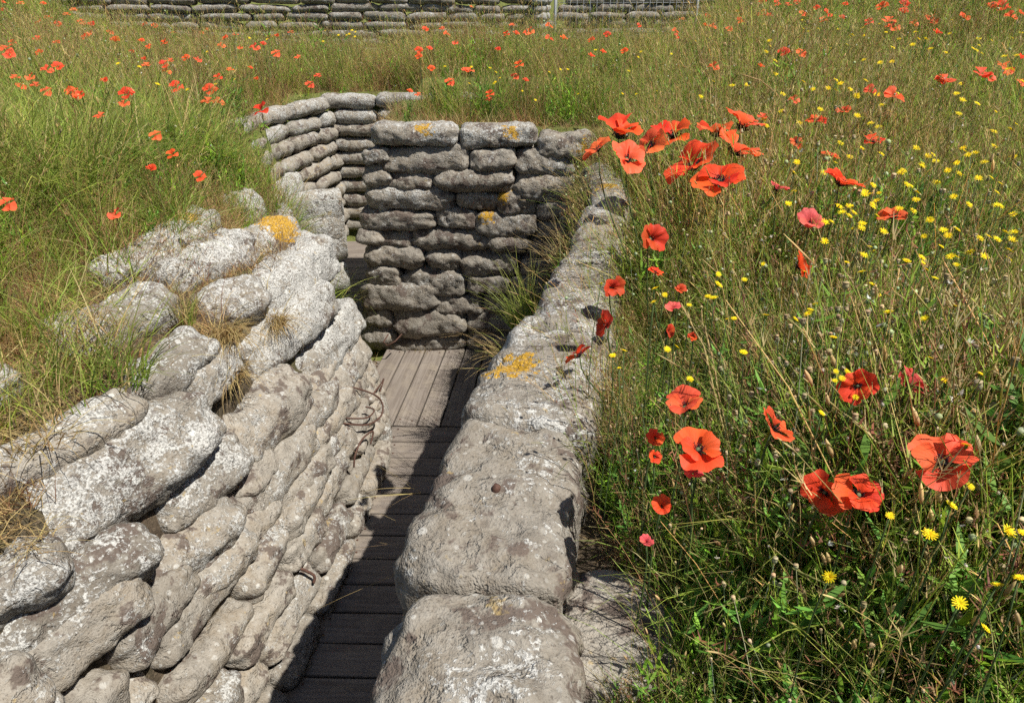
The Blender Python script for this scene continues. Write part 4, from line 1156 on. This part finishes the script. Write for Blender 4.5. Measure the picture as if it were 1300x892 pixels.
FARP = {
 'high on the meadow slope': [(1200, 105, 22), (1192, 104, 14), (1245, 97, 24), (1255, 100, 14), (1277, 85, 20), (1295, 76, 14), (1297, 104, 9), (1134, 124, 24), (1106, 118, 18), (1018, 66, 13), (995, 68, 14), (906, 86, 13), (965, 86, 10), (1008, 128, 13), (968, 150, 11), (1183, 23, 16), (1127, 29, 18), (1133, 36, 16), (1145, 18, 14), (1120, 10, 14), (1103, 29, 10), (1160, 31, 10), (1188, 44, 13), (1223, 23, 13), (1258, 12, 18), (1272, 9, 18), (1283, 22, 14), (1296, 18, 11), (1148, 6, 12)],
 'on the ridge by the mesh fence': [(1068, 25, 10), (1050, 18, 12), (1045, 26, 9), (1037, 11, 8), (1020, 16, 10), (1000, 8, 10), (968, 4, 10), (970, 15, 10), (976, 21, 9), (986, 5, 9), (1012, 4, 9), (937, 18, 9), (939, 27, 9), (962, 21, 8), (926, 36, 8), (898, 22, 8), (905, 35, 9), (895, 34, 8), (866, 26, 9), (857, 40, 8), (859, 47, 8), (863, 12, 8), (1072, 8, 9)],
 'behind the middle block': [(571, 103, 11), (595, 92, 13), (590, 90, 9), (622, 120, 10), (621, 128, 7), (520, 118, 9), (531, 122, 8), (659, 83, 11), (654, 96, 9), (667, 104, 8), (548, 88, 8), (532, 65, 10), (532, 73, 8), (545, 64, 7), (578, 55, 8), (632, 65, 7), (750, 73, 10), (765, 68, 8), (505, 35, 11), (511, 43, 8), (540, 38, 8), (562, 38, 8), (567, 44, 8)],
 'before the long far wall': [(575, 20, 12), (583, 15, 11), (590, 16, 9), (598, 10, 8), (609, 13, 8), (613, 20, 7), (625, 27, 11), (633, 29, 10), (643, 44, 8), (655, 45, 10), (650, 33, 7), (672, 41, 12), (668, 43, 8), (438, 20, 8), (457, 22, 7), (471, 28, 9), (697, 34, 9), (697, 50, 10), (715, 51, 11), (751, 52, 9), (771, 45, 9), (812, 24, 6), (811, 33, 6), (793, 66, 8)],
 'on the grassy left bank': [(27, 6, 18), (4, 15, 9), (4, 5, 7), (94, 14, 16), (85, 20, 11), (74, 32, 13), (103, 27, 12), (117, 34, 13), (115, 43, 8), (8, 62, 15), (12, 71, 14), (60, 90, 13), (39, 99, 12), (46, 110, 10), (58, 115, 8), (20, 100, 9), (90, 117, 13), (98, 127, 11), (103, 121, 9), (162, 121, 18), (158, 132, 10), (197, 171, 13), (193, 217, 15), (219, 197, 7), (147, 273, 10), (8, 258, 8), (254, 225, 9)],
 'between left wall and far wall': [(187, 20, 12), (184, 32, 12), (197, 34, 18), (201, 22, 9), (209, 55, 10), (180, 54, 9), (241, 35, 8), (275, 36, 7), (220, 43, 7), (237, 75, 10), (251, 75, 9), (208, 83, 11), (212, 92, 10), (292, 90, 9), (305, 61, 7), (281, 59, 9), (334, 58, 9), (350, 67, 10), (343, 48, 12), (224, 112, 16), (268, 116, 17), (264, 131, 15), (278, 131, 13), (326, 102, 8), (318, 88, 6), (332, 141, 20), (140, 40, 8), (190, 60, 8), (299, 45, 7)]}
rp = random.Random(61)
for _ in range(14):
    FARP['on the grassy left bank'].append((rp.uniform(0, 150), rp.uniform(5, 150), rp.uniform(8, 14)))
for _ in range(16):
    FARP['between left wall and far wall'].append((rp.uniform(160, 420), rp.uniform(28, 110), rp.uniform(7, 12)))
def banded(pts, nb):
    """split into bands of distance so that each can be found by counting along a short row"""
    ps = sorted(pts, key=lambda q: -q[1]); k = math.ceil(len(ps) / nb); out = []
    for b in range(nb): out.append(sorted(ps[b * k:(b + 1) * k], key=lambda q: q[0]))
    return out
BAND = ['front', 'middle', 'back']
for zone, pts in FARP.items():
    for bi, row in enumerate(banded(pts, 4)):
        for k, (x, y, w) in enumerate(row):
            p, g = surf(x, y, .46 + rp.uniform(-.03, .05)); s = w * .62 / F_PX * depth(p)
            s = max(.026, min(.062, s))
            o = link('poppy', rp.choice(FP)); o.location = (p.x, p.y, p.z - 9.5 * s * .0 - .40); o.scale = (s, s, .40 / 9.5)
            # keep the head round: scale the head in z like the rest, stem length fixed by a shorter base
            o.scale = (s, s, s); o.location = (p.x, p.y, p.z - 9.5 * s); o.rotation_euler = (0, 0, rp.uniform(-.9, .9))
            tag(o, f'small poppy {zone}, {ordw(k)} from left, {ordw(bi)} row up', 'poppy', PG)

# ------------------------------------------------------------------ yellow composite flowers
YEL, YEL2 = (.90, .72, .018), (.86, .60, .014)
def bloom_geo(b, rad, seed, npet=15, up=Vector((0, 0, 0))):
    r = random.Random(seed)
    for ring, (q, lift, m) in enumerate(((1, .12, npet), (.72, .35, npet - 3), (.42, .6, 7))):
        for i in range(m):
            a = i / m * 2 * math.pi + r.uniform(-.1, .1); L_ = rad * q * r.uniform(.85, 1.08); w = rad * .2
            d = Vector((math.cos(a) * math.cos(lift), math.sin(a) * math.cos(lift), math.sin(lift))); sd = Vector((-math.sin(a), math.cos(a), 0))
            b0 = len(b.v); cc = jit(r.choice((YEL, YEL, YEL2)), r, .12)
            for u, ww in ((0, .4), (.55, 1), (1, .7)):
                b.v += [up + d * (u * L_) - sd * (ww * w / 2), up + d * (u * L_) + sd * (ww * w / 2)]; b.c += [cc, cc]
            for k in range(2): b.f.append((b0 + 2 * k, b0 + 2 * k + 1, b0 + 2 * k + 3, b0 + 2 * k + 2)); b.m.append(0)
BLOOM = []
for i in range(4):
    b = PB_(); bloom_geo(b, 1, i); BLOOM.append(b.build('bloom', M_YELLOW))
def calyx_mesh():
    b = PB_(); b.blob(Vector((0, 0, -.75)), Vector((0, 0, 1)), .75, .34, GREEN2, OLIVE, prof=[(0, .2), (.2, .8), (.7, 1), (1, .9)], sides=7); return b.build('calyx', M_HERB)
CALYX = calyx_mesh()
FY = []
for i in range(4):
    b = PB_(); r = random.Random(i); q = orient(r.uniform(-2.6, -.4), r.uniform(.1, .6)); b2 = PB_(); bloom_geo(b2, 1, 40 + i, 11)
    b.v = [q @ p + Vector((0, 0, 24)) for p in b2.v]; b.f = list(b2.f); b.c = list(b2.c); mi = [0] * len(b.f); n0 = len(b.v)
    tube([(0, 0, 0), (.5, .3, 12), (0, 0, 23.7)], .07, 4, b.v, b.f); b.c += [(.10, .14, .05)] * (len(b.v) - n0); mi += [1] * (len(b.f) - len(mi))
    FY.append(mesh('yellow_hawkweed', b.v, b.f, [M_YELLOW, M_HERB], True, b.c, mi))
GY = 'yellow hawkweed flowers in the meadow'
def hawkweed(x, y, w, label, hh, seed):
    r = random.Random(seed); p, g = surf(x, y, hh); rad = w * .5 / F_PX * depth(p) * r.uniform(.78, 1.05)
    root = empty('yellow_hawkweed', (p.x, p.y, g)); tag(root, label, 'yellow flower', GY)
    head = Vector((0, 0, p.z - g)); stem_to(root, head - Vector((0, 0, rad * .5)), seed, .0010)
    q = orient(r.uniform(0, 6.3), r.uniform(.1, .8))
    for nm, me in (('bloom', r.choice(BLOOM)), ('calyx', CALYX)):
        o = link(nm, me, root); o.rotation_mode = 'QUATERNION'; o.rotation_quaternion = q; o.location = head; o.scale = (rad,) * 3
NY = [(1053, 732, 19), (1218, 765, 21), (1180, 678, 21), (1281, 674, 22), (1298, 676, 14), (1251, 797, 18), (1266, 742, 18), (1294, 733, 16), (1130, 654, 12), (1208, 641, 17), (1227, 565, 16), (1232, 617, 13), (1043, 524, 13), (1086, 504, 10), (1069, 480, 11), (1060, 483, 8), (1076, 472, 11), (1061, 471, 8), (1200, 483, 12), (1244, 474, 13), (1180, 454, 12), (1174, 404, 12), (1128, 396, 12), (1058, 428, 13), (1010, 405, 12), (1026, 398, 12), (1029, 393, 10), (1036, 386, 11), (1108, 361, 12), (1115, 374, 11), (1094, 345, 12), (1075, 333, 9), (1151, 331, 11), (1171, 334, 11), (1176, 342, 10), (1187, 353, 10), (1212, 388, 12), (1214, 336, 11), (1022, 345, 9), (969, 335, 8), (912, 361, 13), (899, 376, 11), (906, 378, 12), (945, 355, 10), (972, 400, 12), (832, 366, 12), (844, 374, 10), (830, 383, 9), (875, 387, 9), (923, 405, 9), (932, 404, 9), (847, 443, 12), (859, 440, 11), (792, 445, 10), (778, 451, 11), (786, 467, 8), (944, 447, 11), (876, 481, 10), (763, 360, 9), (912, 348, 8), (1180, 279, 11), (1195, 313, 10), (1173, 300, 9), (1103, 313, 9), (1110, 318, 7), (1083, 290, 6), (1105, 246, 9), (1116, 245, 8), (1008, 243, 9), (1008, 219, 9)]
for bi, row in enumerate(banded(NY, 6)):
    for k, (x, y, w) in enumerate(row):
        hawkweed(x, y, w, f'bright yellow flower in row {ordw(bi)} up from the front corner, {ordw(k)} from the left', .44 if y > 400 else .46, x * 3 + y)
FYP = []
while len(FYP) < 165:
    x, y = rp.uniform(880, 1298), rp.uniform(25, 330)
    if x < 1000 and y > 160: continue
    if rp.random() > (.3 + .7 * ss(880, 1080, x)) * (.55 + .9 * noise.noise((x * .012, y * .02, 4))): continue
    FYP.append((x, y, 8 + y * .012))
for _ in range(22): FYP.append((rp.gauss(335, 22), rp.gauss(28, 7), 4.5))
for _ in range(10): FYP.append((rp.gauss(425, 20), rp.gauss(42, 5), 4.5))
for q in [(150, 81, 7), (177, 85, 6), (214, 77, 6), (200, 107, 7), (263, 66, 6), (298, 101, 7), (274, 107, 6), (213, 91, 6), (238, 114, 6)]: FYP.append(q)
for _ in range(22): FYP.append((rp.uniform(560, 860), rp.uniform(58, 130), 4.5))
zones = [('on the flowery slope', lambda q: q[0] > 870, 9), ('before the long far wall', lambda q: q[0] < 500 and q[1] < 60, 3), ('behind the middle block', lambda q: 500 <= q[0] <= 870, 2), ('on the left bank', lambda q: q[0] < 500 and q[1] >= 60, 1)]
for zn, test, nb in zones:
    for bi, row in enumerate(banded([q for q in FYP if test(q)], nb)):
        for k, (x, y, w) in enumerate(row):
            p, g = surf(x, y, .47 + rp.uniform(-.04, .06)); s = w * .5 / F_PX * depth(p); s = max(.009, min(.016, s))
            o = link('yellow_hawkweed', rp.choice(FY)); o.scale = (s, s, s); o.location = (p.x, p.y, p.z - 24 * s); o.rotation_euler = (0, 0, rp.uniform(-.8, .8))
            tag(o, f'small yellow flower {zn}, {ordw(k)} from the left in row {ordw(bi)}', 'yellow flower', GY)

# ------------------------------------------------------------------ long single stems
def long_stem(px, hh, label, seed, col=STRAW, r=.0016, head=True):
    rr1 = random.Random(seed); b = PB_()
    P = []
    p0, g0 = surf(*px[0], hh[0])
    D = depth(p0)
    P = [Vector((0, 0, CAM_H)) + ray(*q) * (D + dd) for q, dd in zip(px, hh[1])]
    c = P[0].copy(); pts = []
    for a in range(len(P) - 1):
        for tt in np.linspace(0, 1, 6)[:-1]: pts.append(P[a].lerp(P[a + 1], tt) + Vector((rr1.uniform(-1, 1), rr1.uniform(-1, 1), rr1.uniform(-1, 1))) * .001 - c)
    pts.append(P[-1] - c)
    tube(pts, r, 5, b.v, b.f); b.c = [jit(col, rr1, .05)] * len(b.v)
    if head:
        for k in range(26):
            u = k / 26 * .45; i = int(u * (len(pts) - 1)); q = pts[i].lerp(pts[min(i + 1, len(pts) - 1)], u * (len(pts) - 1) - i)
            d = (pts[0] - pts[-1]).normalized() + Vector((rr1.uniform(-.4, .4), rr1.uniform(-.4, .4), rr1.uniform(-.3, .3)))
            n0 = len(b.v); b.blob(q, d.normalized(), .012, .0018, jit(STRAW, rr1), None)
    o = link('tall_grass', b.build('tall_grass', M_GRASS)); o.location = c
    tag(o, label, 'grass stem', 'long single grass stems', 'thing'); return o
long_stem([(868, 392), (893, 440), (918, 540), (945, 650), (975, 760)], (.46, (0, -.02, -.06, -.1, -.1)), 'long pale straw stem with a feathery tip, crossing above the wide poppy', 1)
long_stem([(890, 400), (905, 460), (925, 560), (942, 640), (960, 730)], (.46, (0, -.02, -.05, -.08, -.1)), 'thinner straw stem running beside the feathery long one', 2, (.34, .27, .10), .0013)
long_stem([(1132, 178), (1150, 196), (1185, 238), (1212, 272), (1240, 300)], (.5, (0, -.03, -.08, -.1, -.1)), 'long yellowish bent stem beside the flat capped poppy', 3, (.36, .33, .12), .0016, False)
long_stem([(942, 95), (965, 102), (985, 118), (994, 130)], (.55, (0, 0, 0, 0)), 'pale arching dry stem above the five-flower clump', 4, STRAW, .003)
long_stem([(1000, 720), (1060, 745), (1140, 775), (1230, 800), (1300, 830)], (.30, (0, 0, 0, -.02, -.02)), 'green bent stem lying across the dark herbs in front', 5, (.20, .24, .06), .0016, False)

# ------------------------------------------------------------------ light, sky, camera
w = bpy.data.worlds.new('World'); S.world = w; w.use_nodes = True
t = w.node_tree; t.nodes.clear()
SUN = Vector((.55, -.26, 1.0)).normalized()
elev = math.asin(SUN.z); az = math.atan2(SUN.x, SUN.y)
sk = t.nodes.new('ShaderNodeTexSky'); sk.sky_type = 'NISHITA'; sk.sun_disc = False; sk.sun_elevation = elev; sk.sun_rotation = az
bg = t.nodes.new('ShaderNodeBackground'); bg.inputs['Strength'].default_value = .058
wo = t.nodes.new('ShaderNodeOutputWorld'); t.links.new(sk.outputs[0], bg.inputs[0]); t.links.new(bg.outputs[0], wo.inputs[0])
sl = bpy.data.lights.new('sun', 'SUN'); sl.energy = 5.0; sl.angle = R(.53); sl.color = (1, .955, .88)
so = bpy.data.objects.new('sun', sl); COL.objects.link(so)
so.rotation_euler = (-SUN).to_track_quat('-Z', 'Y').to_euler()
cam = bpy.data.cameras.new('camera'); co = bpy.data.objects.new('camera', cam); COL.objects.link(co)
co.location = (0, 0, CAM_H); co.rotation_euler = (math.pi / 2 - PITCH, 0, 0)
cam.sensor_width = 36; cam.lens = 36 * F_PX / 1300; cam.clip_start = .05; cam.clip_end = 400
S.camera = co
S.view_settings.view_transform = 'Standard'; S.view_settings.look = 'None'; S.view_settings.exposure = .58; S.view_settings.gamma = 1
S.view_settings.use_curve_mapping = False
S.cycles.use_denoising = False; S.cycles.max_bounces = 6; S.cycles.transparent_max_bounces = 4
S.cycles.diffuse_bounces = 4; S.cycles.adaptive_threshold = .03
print('bags', BAGN[0], {k: len(v) for k, v in POINTS.items()})
